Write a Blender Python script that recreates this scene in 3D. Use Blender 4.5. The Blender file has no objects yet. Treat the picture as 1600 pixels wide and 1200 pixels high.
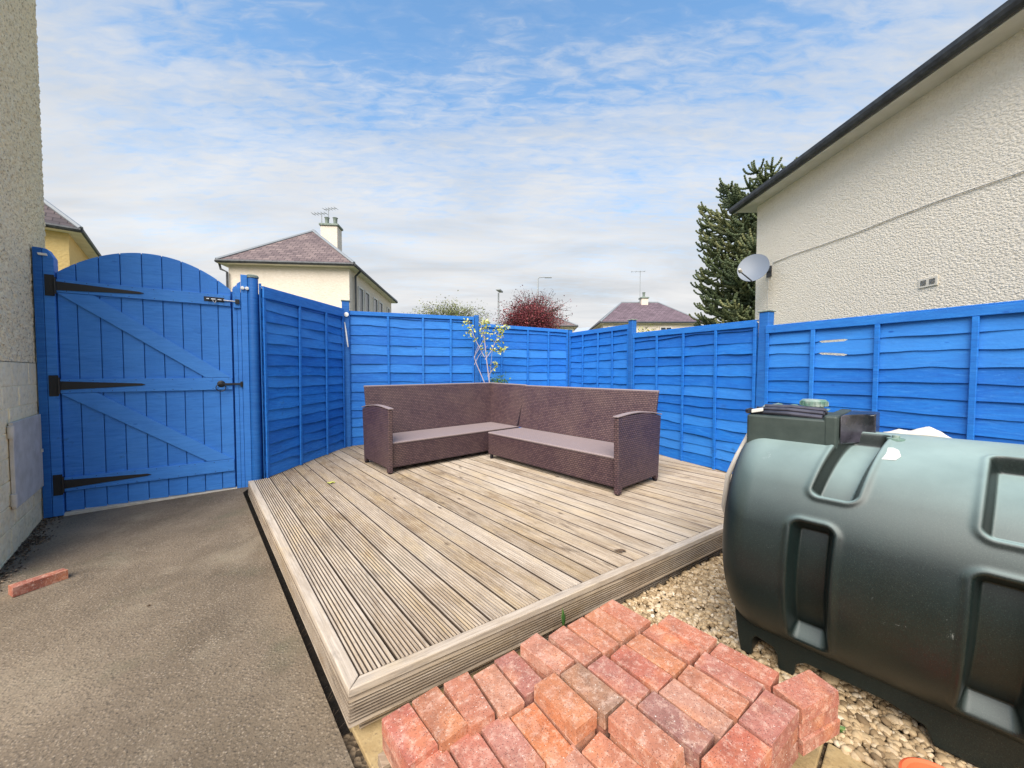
import bpy, math, random
import numpy as np
from mathutils import Vector, Matrix
R = math.radians
PI = math.pi
random.seed(7)
rng = np.random.default_rng(7)
sc = bpy.context.scene
col = sc.collection

# ------------------------------------------------------------------ camera, world, sun, exposure
F = 583.0; H = 1.4; PITCH = math.atan(20 / 583)          # focal length in photo pixels, eye height, tilt down
cam = bpy.data.cameras.new("camera"); camo = bpy.data.objects.new("camera", cam); col.objects.link(camo)
cam.sensor_width = 36; cam.lens = 36 * F / 1600; cam.clip_start = .02; cam.clip_end = 3000
camo.location = (0, 0, H); camo.rotation_euler = (PI / 2 - PITCH, 0, 0)
sc.camera = camo

SUN_EL, SUN_AZ = 48, 194                                  # azimuth measured from +Y towards +X
sun = bpy.data.lights.new("sun", 'SUN'); suno = bpy.data.objects.new("sun", sun); col.objects.link(suno)
sun.energy = 4.2; sun.angle = R(55); sun.color = (1, .90, .78)
sd = Vector((math.sin(R(SUN_AZ)) * math.cos(R(SUN_EL)), math.cos(R(SUN_AZ)) * math.cos(R(SUN_EL)), math.sin(R(SUN_EL))))
suno.rotation_euler = sd.to_track_quat('Z', 'Y').to_euler()
suno.location = (0, 0, 30)

sc.view_settings.view_transform = 'Standard'; sc.view_settings.look = 'None'
sc.view_settings.exposure = 0.66; sc.view_settings.gamma = 1
sc.view_settings.use_curve_mapping = False


class NT:
    """small helper for node trees"""
    def __init__(s, nt): s.nt = nt; s.L = nt.links; s.tc = None
    def n(s, t, **k):
        x = s.nt.nodes.new(t)
        for a, b in k.items(): setattr(x, a, b)
        return x
    def set(s, sock, v):
        if isinstance(v, bpy.types.NodeSocket): s.L.new(v, sock)
        else:
            if hasattr(sock, 'default_value'):
                if sock.type == 'RGBA' and not isinstance(v, (int, float)) and len(v) == 3: v = (*v, 1)
                sock.default_value = v
    def coord(s, kind='Object'):
        if s.tc is None: s.tc = s.n('ShaderNodeTexCoord')
        return s.tc.outputs[kind]
    def uv(s): return s.coord('UV')
    def attr(s, name='tone'): return s.n('ShaderNodeAttribute', attribute_name=name).outputs['Fac']
    def map(s, vec, scale=(1, 1, 1), rot=(0, 0, 0), loc=(0, 0, 0)):
        m = s.n('ShaderNodeMapping'); s.set(m.inputs['Vector'], vec)
        m.inputs['Scale'].default_value = scale; m.inputs['Rotation'].default_value = rot; m.inputs['Location'].default_value = loc
        return m.outputs[0]
    def noise(s, scale=5, detail=4, rough=.55, vec=None, dist=0):
        x = s.n('ShaderNodeTexNoise'); s.set(x.inputs['Vector'], vec if vec is not None else s.coord())
        x.inputs['Scale'].default_value = scale; x.inputs['Detail'].default_value = detail
        x.inputs['Roughness'].default_value = rough; x.inputs['Distortion'].default_value = dist
        return x.outputs['Fac']
    def vor(s, scale=5, vec=None, feature='F1', out='Distance', rnd=1):
        x = s.n('ShaderNodeTexVoronoi', feature=feature); s.set(x.inputs['Vector'], vec if vec is not None else s.coord())
        x.inputs['Scale'].default_value = scale; x.inputs['Randomness'].default_value = rnd
        return x.outputs[out]
    def ramp(s, fac, stops, interp='LINEAR'):
        x = s.n('ShaderNodeValToRGB'); s.set(x.inputs[0], fac); cr = x.color_ramp; cr.interpolation = interp
        while len(cr.elements) < len(stops): cr.elements.new(.5)
        for e, (p, c) in zip(cr.elements, stops):
            e.position = p
            e.color = (c, c, c, 1) if isinstance(c, (int, float)) else (*c, 1)
        return x.outputs[0]
    def mix(s, a, b, f, mode='MIX'):
        x = s.n('ShaderNodeMix', data_type='RGBA', blend_type=mode)
        s.set(x.inputs['Factor'], f); s.set(x.inputs['A'], a); s.set(x.inputs['B'], b)
        for i in x.inputs:
            pass
        x.inputs[0].default_value = f if isinstance(f, (int, float)) else x.inputs[0].default_value
        if not isinstance(f, (int, float)): s.L.new(f, x.inputs[0])
        s.set(x.inputs[6], a); s.set(x.inputs[7], b)
        return x.outputs[2]
    def math(s, op, a, b=0, c=0, clamp=False):
        x = s.n('ShaderNodeMath', operation=op); x.use_clamp = clamp
        s.set(x.inputs[0], a); s.set(x.inputs[1], b); s.set(x.inputs[2], c)
        return x.outputs[0]
    def bump(s, h, strength=.5, dist=.01, nrm=None):
        x = s.n('ShaderNodeBump'); s.set(x.inputs['Height'], h)
        x.inputs['Strength'].default_value = strength; x.inputs['Distance'].default_value = dist
        if nrm is not None: s.L.new(nrm, x.inputs['Normal'])
        return x.outputs[0]


def material(name, fn, rough=.7, spec=.5, metal=0.0, **extra):
    m = bpy.data.materials.new(name); m.use_nodes = True
    nt = m.node_tree; b = nt.nodes['Principled BSDF']; t = NT(nt)
    r = fn(t)
    if not isinstance(r, dict): r = {'color': r}
    t.set(b.inputs['Base Color'], r['color'])
    t.set(b.inputs['Roughness'], r.get('rough', rough))
    if 'bump' in r: nt.links.new(r['bump'], b.inputs['Normal'])
    b.inputs['Metallic'].default_value = metal
    b.inputs['Specular IOR Level'].default_value = spec
    for k, v in extra.items(): b.inputs[k.replace('_', ' ')].default_value = v
    return m


w = bpy.data.worlds.new("World"); sc.world = w; w.use_nodes = True
t = NT(w.node_tree); bg = w.node_tree.nodes['Background']
sky = t.n('ShaderNodeTexSky', sky_type='NISHITA'); sky.sun_disc = False
sky.sun_elevation = R(SUN_EL); sky.sun_rotation = R(SUN_AZ); sky.air_density = 1.0; sky.dust_density = .6; sky.ozone_density = 2.5
sep = t.n('ShaderNodeSeparateXYZ'); t.set(sep.inputs[0], t.coord('Generated'))
zz = t.math('MAXIMUM', sep.outputs[2], .0)
den = t.math('ADD', zz, .10)
px_ = t.math('DIVIDE', sep.outputs[0], den); py_ = t.math('DIVIDE', sep.outputs[1], den)
cmb = t.n('ShaderNodeCombineXYZ'); t.set(cmb.inputs[0], px_); t.set(cmb.inputs[1], py_)
pv = cmb.outputs[0]
big = t.noise(.75, 4, .55, pv, .25)                                           # large banks
wisp = t.noise(2.0, 8, .62, t.map(pv, (.45, 2.1, 1), (0, 0, R(-9))), .25)     # drawn-out wisps
ripple = t.noise(15, 4, .6, t.map(pv, (.7, 1.9, 1), (0, 0, R(-16))), .5)     # mackerel ripples
cov = t.ramp(zz, [(0, .97), (.17, .82), (.36, .52), (.52, .29), (.66, .05), (1, .0)])
a = t.math('MULTIPLY_ADD', big, .9, cov)
a = t.math('MULTIPLY_ADD', wisp, .75, a)
a = t.math('MULTIPLY_ADD', ripple, .62, a)
fac = t.ramp(t.math('SUBTRACT', a, 1.10), [(0, .02), (.12, .10), (.32, .55), (.55, .88), (.8, 1)])
shade = t.ramp(t.noise(1.6, 6, .55, t.map(pv, (.5, 1.1, 1), (0, 0, R(5))), .5), [(.33, (4.1, 4.3, 4.55)), (.5, (4.9, 5.0, 5.15)), (.66, (5.6, 5.6, 5.6))])
skyc = t.mix(sky.outputs[0], (1.5, 1.9, 1.92), 1.0, 'MULTIPLY')
cl = t.mix(skyc, shade, fac)
t.set(bg.inputs[0], cl); bg.inputs[1].default_value = .10

# ------------------------------------------------------------------ measuring: photo pixel -> place in the garden
def ray(px, py):
    x = (px - 800) / F; y = -(py - 600) / F
    return np.array([x, math.cos(PITCH) + y * math.sin(PITCH), -math.sin(PITCH) + y * math.cos(PITCH)])
def G(px, py, z=0.):
    r = ray(px, py); return np.array([0, 0, H]) + r * ((z - H) / r[2])
def Dp(px, py, Y):
    r = ray(px, py); return np.array([0, 0, H]) + r * (Y / r[1])
def Vp(px, py, A, B):
    A = np.array(A[:2]); B = np.array(B[:2]); d = B - A; n = np.array([-d[1], d[0]])
    r = ray(px, py); return np.array([0, 0, H]) + r * ((A @ n) / (r[:2] @ n))
def dirv(deg): return np.array([math.cos(R(deg)), math.sin(R(deg))])

# ------------------------------------------------------------------ mesh builder
class MB:
    def __init__(s): s.v = []; s.f = []; s.t = []
    def add(s, vs, fs, tone=0.5):
        o = len(s.v); s.v += [tuple(map(float, p)) for p in vs]; s.f += [tuple(i + o for i in f) for f in fs]
        s.t += [tone] * len(fs); return s
    def box(s, c, size, ex=(1, 0, 0), ey=(0, 1, 0), ez=(0, 0, 1), tone=.5):
        c = Vector(c); X, Y, Z = Vector(ex).normalized() * size[0] / 2, Vector(ey).normalized() * size[1] / 2, Vector(ez).normalized() * size[2] / 2
        vs = [c + X * a + Y * b + Z * d for d in (-1, 1) for a, b in ((-1, -1), (1, -1), (1, 1), (-1, 1))]
        fl = X.cross(Y).dot(Z) < 0
        fs = [(3, 2, 1, 0), (4, 5, 6, 7), (0, 1, 5, 4), (1, 2, 6, 5), (2, 3, 7, 6), (3, 0, 4, 7)]
        if fl: fs = [tuple(reversed(f)) for f in fs]
        return s.add(vs, fs, tone)
    def prism(s, pts, off, tone=.5):
        """polygon (list of 3d points) extruded by vector off"""
        n = len(pts); off = Vector(off); p = [Vector(q) for q in pts]
        nr = Vector((0, 0, 0))
        for i in range(n): nr += p[i].cross(p[(i + 1) % n])
        if nr.dot(off) > 0: p = p[::-1]
        vs = p + [q + off for q in p]
        fs = [tuple(range(n)), tuple(reversed(range(n, 2 * n)))] + [(i, i + n, (i + 1) % n + n, (i + 1) % n) for i in range(n)]
        return s.add(vs, fs, tone)
    def tube(s, pts, rad, seg=8, tone=.5, cap=True):
        pts = [Vector(p) for p in pts]; n = len(pts)
        rad = rad if hasattr(rad, '__len__') else [rad] * n
        up = Vector((0, 0, 1)); vs = []; prev = None
        for i, p in enumerate(pts):
            d = (pts[min(i + 1, n - 1)] - pts[max(i - 1, 0)]).normalized()
            if prev is None:
                a = d.cross(up)
                if a.length < .1: a = d.cross(Vector((1, 0, 0)))
            else: a = prev - d * prev.dot(d)
            a.normalize(); prev = a; b = d.cross(a)
            vs += [p + (a * math.cos(2 * PI * k / seg) + b * math.sin(2 * PI * k / seg)) * rad[i] for k in range(seg)]
        fs = [(i * seg + k, i * seg + (k + 1) % seg, (i + 1) * seg + (k + 1) % seg, (i + 1) * seg + k) for i in range(n - 1) for k in range(seg)]
        if cap: fs += [tuple(reversed(range(seg))), tuple(range((n - 1) * seg, n * seg))]
        return s.add(vs, fs, tone)
    def lathe(s, prof, c, axis=(0, 0, 1), seg=24, tone=.5):
        c = Vector(c); ax = Vector(axis).normalized(); a = ax.orthogonal().normalized(); b = ax.cross(a); vs = []
        for r, h in prof: vs += [c + ax * h + (a * math.cos(2 * PI * k / seg) + b * math.sin(2 * PI * k / seg)) * r for k in range(seg)]
        n = len(prof)
        fs = [(i * seg + k, i * seg + (k + 1) % seg, (i + 1) * seg + (k + 1) % seg, (i + 1) * seg + k) for i in range(n - 1) for k in range(seg)]
        if prof[0][0] > 1e-4: fs.append(tuple(reversed(range(seg))))
        if prof[-1][0] > 1e-4: fs.append(tuple(range((n - 1) * seg, n * seg)))
        return s.add(vs, fs, tone)
    def build(s, name, mat, parent=None, smooth=False, bevel=0, uvf=None, sharp=40):
        me = bpy.data.meshes.new(name); me.from_pydata(s.v, [], s.f); me.update()
        at = me.attributes.new('tone', 'FLOAT', 'FACE'); at.data.foreach_set('value', s.t)
        if uvf is not None:
            boxuv(me, uvf)
        me.materials.append(mat)
        if smooth:
            me.polygons.foreach_set('use_smooth', [True] * len(me.polygons))
            if sharp: me.set_sharp_from_angle(angle=R(sharp))
        o = bpy.data.objects.new(name, me); col.objects.link(o)
        if parent is not None:
            o.parent = parent; P = parent; M = Matrix.Identity(4)
            chain = []
            while P: chain.append(P); P = P.parent
            for P in reversed(chain): M = M @ P.matrix_parent_inverse @ P.matrix_basis
            o.matrix_parent_inverse = M.inverted()
        if bevel:
            b = o.modifiers.new('bevel', 'BEVEL'); b.width = bevel; b.segments = 2; b.limit_method = 'ANGLE'; b.angle_limit = R(35)
            b.harden_normals = False
        return o

def boxuv(me, ang):
    c, s_ = math.cos(ang), math.sin(ang)
    uvl = me.uv_layers.new(name='UVMap')
    for p in me.polygons:
        n = p.normal; nu = abs(n.x * c + n.y * s_); nv = abs(-n.x * s_ + n.y * c); nz = abs(n.z)
        for li in p.loop_indices:
            q = me.vertices[me.loops[li].vertex_index].co
            a, b = q.x * c + q.y * s_, -q.x * s_ + q.y * c
            if nz >= max(nu, nv): uvl.data[li].uv = (a, b)
            elif nu > nv: uvl.data[li].uv = (b, q.z)
            else: uvl.data[li].uv = (a, q.z)

def thing(name, label, cat, loc=(0, 0, 0), group=None):
    o = bpy.data.objects.new(name, None); col.objects.link(o); o.location = tuple(map(float, loc)); o.empty_display_size = .1
    return tag(o, label, cat, group)
def tag(o, label=None, cat=None, group=None, kind=None):
    if label: o['label'] = label
    if cat: o['category'] = cat
    if group: o['group'] = group
    if kind: o['kind'] = kind
    return o
def v3(p2, z): return (float(p2[0]), float(p2[1]), float(z))

# ------------------------------------------------------------------ materials
def paint_fn(base, dark, pale, grain=(1, 1, 1), rot=0, streak=.5):
    def fn(t):
        v = t.map(t.coord(), (3, 3, 26), (0, 0, rot))
        g = t.noise(1.6, 7, .7, v, .8)
        big = t.noise(2.3, 3, .5)
        c = t.mix(base, dark, t.ramp(g, [(.40, 0), (.72, .8)]))
        c = t.mix(c, pale, t.ramp(t.noise(3.5, 5, .7, t.map(t.coord(), (2, 2, 14), (0, 0, 0), (5, 3, 1))), [(.52, 0), (.75, streak)]))
        c = t.mix(c, dark, t.ramp(big, [(.5, 0), (.8, .45)]))
        tn = t.attr(); c = t.mix(c, dark, t.ramp(tn, [(.5, 0), (1, .5)])); c = t.mix(c, pale, t.ramp(tn, [(0, .45), (.5, 0)]))
        c = t.mix(c, pale, t.math('MULTIPLY', t.ramp(t.noise(5, 8, .8, t.map(t.coord(), (3, 3, 30), (0, 0, 0), (2, 9, 4))), [(.58, 0), (.66, .9)]), t.ramp(t.noise(4, 2), [(.45, 0), (.6, 1)])))
        c = t.mix(c, (.018, .035, .05), t.math('MULTIPLY', t.ramp(t.noise(6, 8, .8), [(.56, 0), (.70, 1)]), t.ramp(t.noise(2.1, 3, .5, t.map(t.coord(), loc=(3, 1, 7))), [(.52, 0), (.66, .7)])))
        knots = t.vor(3.1, t.map(t.coord(), (1, 1, 2.2)))
        c = t.mix(c, dark, t.ramp(knots, [(.035, .9), (.07, 0)]))
        b = t.bump(t.math('ADD', t.math('MULTIPLY', g, .8), t.noise(60, 3)), .35, .004)
        return dict(color=c, bump=b, rough=t.ramp(g, [(.3, .5), (.7, .72)]))
    return fn
M = {}
M['fence'] = material('fence_paint', paint_fn((.016, .185, .61), (.008, .095, .42), (.07, .31, .76)), spec=.35)
M['gate'] = material('gate_paint', paint_fn((.045, .225, .66), (.026, .145, .50), (.10, .31, .72), streak=.35), spec=.35)
M['post'] = material('post_paint', paint_fn((.018, .145, .47), (.010, .08, .32), (.06, .22, .52)), spec=.35)
M['cap'] = material('weathered_cap', lambda t: dict(color=t.ramp(t.noise(20), [(.3, (.10, .14, .13)), (.7, (.30, .34, .28))])), rough=.9)
M['black'] = material('black_iron', lambda t: dict(color=(.012, .012, .014), bump=t.bump(t.noise(120), .4, .003)), rough=.42)
M['steel'] = material('steel', lambda t: dict(color=(.55, .55, .56)), rough=.35, metal=.8)
M['white'] = material('white_plastic', lambda t: dict(color=(.78, .78, .74)), rough=.5)

def deck_fn(rot):
    def fn(t):
        v = t.map(t.coord(), (1, 1, 1), (0, 0, rot))
        grain = t.noise(1, 8, .7, t.map(v, (3.0, 90, 60)), .4)
        mid = t.noise(1, 5, .6, t.map(v, (1.6, 9, 9)), .6)
        patch = t.noise(1.3, 5, .6)
        c = t.ramp(grain, [(.30, (.155, .11, .075)), (.5, (.385, .305, .225)), (.72, (.60, .505, .405))])
        c = t.mix(c, (.46, .34, .19), t.ramp(mid, [(.48, 0), (.70, .75)]))
        c = t.mix(c, (.085, .062, .045), t.ramp(t.noise(1, 7, .75, t.map(v, (2.2, 14, 14), (0, 0, 0), (3, 7, 0)), 1), [(.53, 0), (.69, .8)]))
        c = t.mix(c, (.60, .55, .48), t.ramp(patch, [(.45, 0), (.7, .3)]))
        c = t.mix(c, (.20, .125, .06), t.ramp(t.noise(2.6, 7, .75, t.map(v, (.6, 1.6, 1), (0, 0, 0), (8, 3, 0)), .5), [(.50, 0), (.68, .6)]))
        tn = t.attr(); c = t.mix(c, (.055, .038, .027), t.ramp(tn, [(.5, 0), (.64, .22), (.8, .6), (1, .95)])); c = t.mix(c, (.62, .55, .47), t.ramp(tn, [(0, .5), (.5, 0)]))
        kn = t.vor(1, t.map(v, (1.6, 5, 5))); c = t.mix(c, (.06, .04, .03), t.ramp(kn, [(.03, .85), (.075, 0)]))
        return dict(color=c, bump=t.bump(grain, .5, .003), rough=.85)
    return fn
DB = 130.3                                     # direction of the deck boards
M['deck'] = material('weathered_deck', deck_fn(R(-DB)), spec=.2)
M['deck_front'] = material('weathered_deck_front', deck_fn(R(-33)), spec=.2)
M['pallet'] = material('pallet_wood', lambda t: dict(color=t.ramp(t.noise(1, 6, .7, t.map(t.coord(), (8, 60, 60), (0, 0, R(-34)))), [(.3, (.18, .12, .08)), (.7, (.42, .32, .22))]), bump=t.bump(t.noise(40), .4, .004)), rough=.85)

def wicker_fn(t):
    v = t.map(t.uv(), (1, 1, 1))
    b = t.n('ShaderNodeTexBrick'); t.set(b.inputs['Vector'], v)
    b.inputs['Scale'].default_value = 1; b.inputs['Brick Width'].default_value = .036; b.inputs['Row Height'].default_value = .021
    b.inputs['Mortar Size'].default_value = .0038; b.inputs['Mortar Smooth'].default_value = .7; b.offset = .5
    b.inputs['Color1'].default_value = (.128, .074, .076, 1); b.inputs['Color2'].default_value = (.078, .042, .050, 1); b.inputs['Mortar'].default_value = (.010, .005, .009, 1)
    c = t.mix(b.outputs[0], (.21, .135, .11), t.math('MULTIPLY', t.math('SUBTRACT', 1, b.outputs['Fac']), t.ramp(t.noise(2.2, 4), [(.45, 0), (.75, .45)])))
    sepu = t.n('ShaderNodeSeparateXYZ'); t.set(sepu.inputs[0], v)
    sx = t.math('SINE', t.math('MULTIPLY', sepu.outputs[0], 2 * PI / .036))
    h = t.math('MULTIPLY_ADD', sx, .15, t.math('SUBTRACT', 1, b.outputs['Fac']))
    c = t.mix(c, (.36, .33, .30), t.ramp(t.noise(90, 2), [(.72, 0), (.78, .7)]))
    return dict(color=c, bump=t.bump(h, .45, .005), rough=.48)
M['wicker'] = material('wicker', wicker_fn, spec=.5)
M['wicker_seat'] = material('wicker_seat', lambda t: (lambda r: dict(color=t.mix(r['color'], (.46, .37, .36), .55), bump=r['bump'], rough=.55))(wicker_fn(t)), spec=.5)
M['dark_plastic'] = material('dark_plastic', lambda t: (.012, .01, .014), rough=.5)

def brick_fn(t):
    oi = t.n('ShaderNodeObjectInfo')
    base = t.mix(oi.outputs['Color'], (.32, .145, .085), .42)
    v = t.n('ShaderNodeVectorMath', operation='ADD'); t.set(v.inputs[0], t.coord())
    rv = t.math('MULTIPLY', oi.outputs['Random'], 37); cb = t.n('ShaderNodeCombineXYZ'); t.set(cb.inputs[0], rv); t.set(cb.inputs[1], rv); t.set(v.inputs[1], cb.outputs[0]); v = v.outputs[0]
    c = t.mix(base, (.10, .045, .035), t.ramp(t.noise(9, 6, .7, v), [(.45, 0), (.8, .6)]))
    c = t.mix(c, (.62, .25, .11), t.ramp(t.noise(7, 3, .5, t.map(v, loc=(4, 4, 4))), [(.5, 0), (.75, .55)]))
    c = t.mix(c, (.76, .56, .44), t.ramp(t.noise(34, 8, .8, t.map(v, loc=(1, 9, 2)), .15), [(.50, 0), (.70, .62)]))
    c = t.mix(c, (.74, .50, .40), t.ramp(t.noise(12, 5, .7, t.map(v, loc=(6, 2, 8))), [(.52, 0), (.74, .40)]))
    c = t.mix(c, (.10, .04, .03), t.ramp(t.noise(60, 5, .8, v), [(.55, 0), (.72, .5)]))
    c = t.mix(c, (.05, .03, .03), t.ramp(t.vor(150, v), [(.14, .85), (.26, 0)]))
    c = t.mix(c, (.85, .78, .70), t.ramp(t.noise(150, 2, .5, v), [(.68, 0), (.74, .7)]))
    h = t.math('ADD', t.noise(130, 4, .7, v), t.math('MULTIPLY', t.vor(170, v), .6))
    return dict(color=c, bump=t.bump(h, .24, .0025), rough=.88)
M['brick'] = material('clay_brick', brick_fn, spec=.25)

def path_fn(t):
    big = t.noise(1.1, 5, .6); c = t.ramp(big, [(.3, (.10, .076, .052)), (.55, (.175, .135, .095)), (.75, (.26, .205, .145))])
    c = t.mix(c, (.36, .28, .19), t.ramp(t.noise(.55, 3, .5, t.map(t.coord(), loc=(7.3, 2, 0))), [(.5, 0), (.72, .5)]))
    stones = t.vor(72, out='Color'); sd_ = t.vor(72)
    sz = t.ramp(t.noise(3.5, 4), [(.35, .0), (.65, 1)])
    msk = t.math('MULTIPLY', t.ramp(sd_, [(.26, 1), (.42, 0)]), t.ramp(stones, [(.35, 0), (.5, 1)]))
    msk = t.math('MULTIPLY', msk, t.math('MULTIPLY_ADD', sz, .6, .22))
    c = t.mix(c, t.mix((.40, .335, .25), (.24, .185, .14), stones), msk)
    c = t.mix(c, (.38, .32, .24), t.math('MULTIPLY', t.ramp(t.vor(130), [(.16, .6), (.3, 0)]), t.ramp(t.noise(14, 2), [(.5, 0), (.6, 1)])))
    c = t.mix(c, (.045, .038, .03), t.ramp(t.noise(75, 5, .75), [(.51, 0), (.66, .7)]))
    c = t.mix(c, (.075, .085, .05), t.ramp(t.noise(2.3, 4, .6, t.map(t.coord(), loc=(1, 5, 0))), [(.58, 0), (.75, .4)]))
    crk = t.vor(.55, t.map(t.coord(), (1, .45, 1)), 'DISTANCE_TO_EDGE'); wob = t.math('MULTIPLY_ADD', t.noise(9, 4), .02, crk)
    c = t.mix(c, (.035, .03, .024), t.ramp(wob, [(.0095, .22), (.0115, 0)]))
    c = t.mix(c, (.30, .25, .18), t.ramp(t.noise(1.7, 7, .75, t.map(t.coord(), loc=(9, 1, 0)), .4), [(.52, 0), (.70, .45)]))
    h = t.math('ADD', t.math('MULTIPLY', t.ramp(sd_, [(.1, 1), (.5, 0)]), .6), t.noise(95, 6, .75))
    return dict(color=c, bump=t.bump(h, .8, .006), rough=.9)
M['path'] = material('exposed_aggregate_concrete', path_fn, spec=.25)
M['slab'] = material('buff_paving', lambda t: dict(color=t.mix(t.mix(t.ramp(t.noise(8, 6, .7), [(.3, (.30, .20, .085)), (.7, (.50, .37, .19))]), (.12, .09, .06), t.ramp(t.noise(45, 4, .7), [(.55, 0), (.7, .6)])), (.03, .025, .02), t.ramp(t.attr(), [(.8, 0), (.9, 1)])), bump=t.bump(t.noise(90, 5), .5, .004)), rough=.9)
M['threshold'] = material('pale_concrete', lambda t: t.ramp(t.noise(14, 5), [(.3, (.40, .36, .30)), (.7, (.62, .57, .50))]), rough=.9)
M['soil'] = material('dark_soil', lambda t: dict(color=t.ramp(t.noise(25, 6, .7), [(.3, (.012, .01, .008)), (.7, (.05, .04, .03))]), bump=t.bump(t.noise(40, 5), .8, .02)), rough=1)
M['earth'] = material('ground', lambda t: dict(color=t.ramp(t.noise(.4, 5), [(.35, (.05, .075, .03)), (.65, (.09, .11, .05))])), rough=1)
M['pebble'] = material('gravel_stone', lambda t: dict(color=t.mix(t.ramp(t.attr(), [(0, (.14, .09, .045)), (.25, (.33, .23, .125)), (.6, (.50, .37, .215)), (.85, (.62, .49, .33)), (1, (.80, .72, .58))]), (.20, .14, .09), t.ramp(t.noise(60, 4), [(.5, 0), (.75, .5)])), bump=t.bump(t.noise(160, 3), .3, .003)), rough=.8)
M['gravelbed'] = material('gravel_bed', lambda t: dict(color=t.ramp(t.vor(60, out='Color'), [(.2, (.05, .035, .02)), (.8, (.22, .16, .10))]), bump=t.bump(t.vor(60), .8, .02)), rough=.95)

def roughcast_fn(c1, c2, grime, sc_=1.0, skew=0, dirt=.5, dist=.012, grain=.5):
    def fn(t):
        v = t.coord()
        n1 = t.vor(55 * sc_, t.map(v, (1, 1, 1.5), (R(skew), 0, 0))); n2 = t.noise(38 * sc_, 6, .7)
        c = t.mix(c1, c2, t.ramp(n2, [(.35, 0), (.65, 1)]))
        c = t.mix(c, grime, t.ramp(t.noise(70 * sc_, 3, .6, t.map(v, loc=(2, 2, 2))), [(.52, 0), (.68, grain)]))
        c = t.mix(c, grime, t.math('MULTIPLY', t.ramp(t.noise(.9, 5, .65), [(.48, 0), (.75, 1)]), dirt))
        h = t.math('ADD', t.math('MULTIPLY', n1, -.8), n2)
        return dict(color=c, bump=t.bump(h, 1.0, dist), rough=.92)
    return fn
M['cast_near'] = material('cream_roughcast', roughcast_fn((.94, .77, .48), (.98, .86, .60), (.36, .26, .15), .55, dirt=.06, dist=.012, grain=.75), spec=.15)
M['cast_right'] = material('white_roughcast', roughcast_fn((.90, .81, .66), (.95, .87, .74), (.66, .57, .45), .72, 25, dirt=.14, dist=.010, grain=.4), spec=.15)
M['masonry'] = material('painted_masonry', roughcast_fn((.94, .78, .48), (.97, .85, .60), (.33, .28, .19), .35, dirt=.4, dist=.006, grain=.25), spec=.2)
M['cream'] = material('cream_render', roughcast_fn((.66, .58, .48), (.72, .64, .55), (.50, .45, .37), .25, dirt=.25, dist=.01, grain=.2), spec=.15)
M['yellow'] = material('yellow_render', roughcast_fn((.62, .44, .18), (.68, .50, .22), (.50, .35, .14), .25, dirt=.25, dist=.01, grain=.2), spec=.15)
def slate_fn(c1, c2, bw=.3, rh=.2):
    def fn(t):
        b = t.n('ShaderNodeTexBrick'); t.set(b.inputs['Vector'], t.uv()); b.inputs['Scale'].default_value = 1
        b.inputs['Brick Width'].default_value = bw; b.inputs['Row Height'].default_value = rh; b.inputs['Mortar Size'].default_value = .012
        b.inputs['Color1'].default_value = (*c1, 1); b.inputs['Color2'].default_value = (*c2, 1); b.inputs['Mortar'].default_value = (.03, .022, .025, 1)
        c = t.mix(b.outputs[0], (.06, .042, .048), t.ramp(t.noise(1.2, 6, .7, t.map(t.coord(), (1, 1, .5))), [(.5, 0), (.72, .75)]))
        return dict(color=c, bump=t.bump(b.outputs['Fac'], -.5, .02), rough=.75)
    return fn
M['slate'] = material('brown_slate', slate_fn((.22, .165, .155), (.13, .095, .095)), spec=.3)
M['slate_purple'] = material('purple_slate', slate_fn((.175, .125, .145), (.12, .085, .10), .35, .25), spec=.3)
M['slate_dark'] = material('dark_slate', slate_fn((.11, .085, .085), (.06, .05, .055)), spec=.3)
M['ridge'] = material('ridge_lead', lambda t: (.22, .24, .26), rough=.7)
M['gutter'] = material('dark_gutter', lambda t: dict(color=t.ramp(t.noise(9, 5, .7), [(.35, (.012, .014, .018)), (.65, (.05, .055, .06)), (.8, (.16, .17, .16))])), rough=.5)
M['soffit'] = material('soffit', lambda t: t.ramp(t.noise(3, 5), [(.35, (.72, .66, .55)), (.7, (.86, .80, .70))]), rough=.7)
M['glass'] = material('window_glass', lambda t: (.03, .035, .04), rough=.08)
M['frame'] = material('window_frame', lambda t: (.62, .60, .56), rough=.5)
M['redflower'] = material('red_flowers', lambda t: (.5, .03, .03), rough=.7)

def tank_fn(t):
    n = t.noise(2.2, 5, .6); fine = t.noise(240, 3, .6)
    c = t.ramp(n, [(.3, (.003, .009, .009)), (.7, (.008, .018, .017))])
    c = t.mix(c, (.028, .024, .016), t.math('MULTIPLY', t.ramp(t.noise(1.4, 4), [(.45, 0), (.7, 1)]), .6))
    c = t.mix(c, (.10, .12, .10), t.ramp(t.noise(420, 2, .6), [(.60, 0), (.72, .5)]))
    c = t.mix(c, (.003, .006, .006), t.ramp(fine, [(.42, 0), (.64, .75)]))
    # sky highlight painted pale into the upward faces of the plastic, with scuffs
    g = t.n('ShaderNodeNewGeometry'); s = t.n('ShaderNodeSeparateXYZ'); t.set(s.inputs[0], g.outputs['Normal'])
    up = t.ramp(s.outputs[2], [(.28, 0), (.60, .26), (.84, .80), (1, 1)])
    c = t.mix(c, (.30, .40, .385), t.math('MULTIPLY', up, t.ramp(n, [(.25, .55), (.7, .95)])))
    sc2 = t.noise(9, 9, .8, t.map(t.coord(), (1, 1, 1)), 2.5)
    c = t.mix(c, (.52, .56, .55), t.math('MULTIPLY', t.ramp(sc2, [(.62, 0), (.70, .5)]), t.ramp(t.noise(3, 2), [(.58, 0), (.66, 1)])))
    return dict(color=c, bump=t.bump(t.noise(180, 4, .7), .12, .003), rough=t.ramp(n, [(.3, .36), (.7, .5)]))
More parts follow.
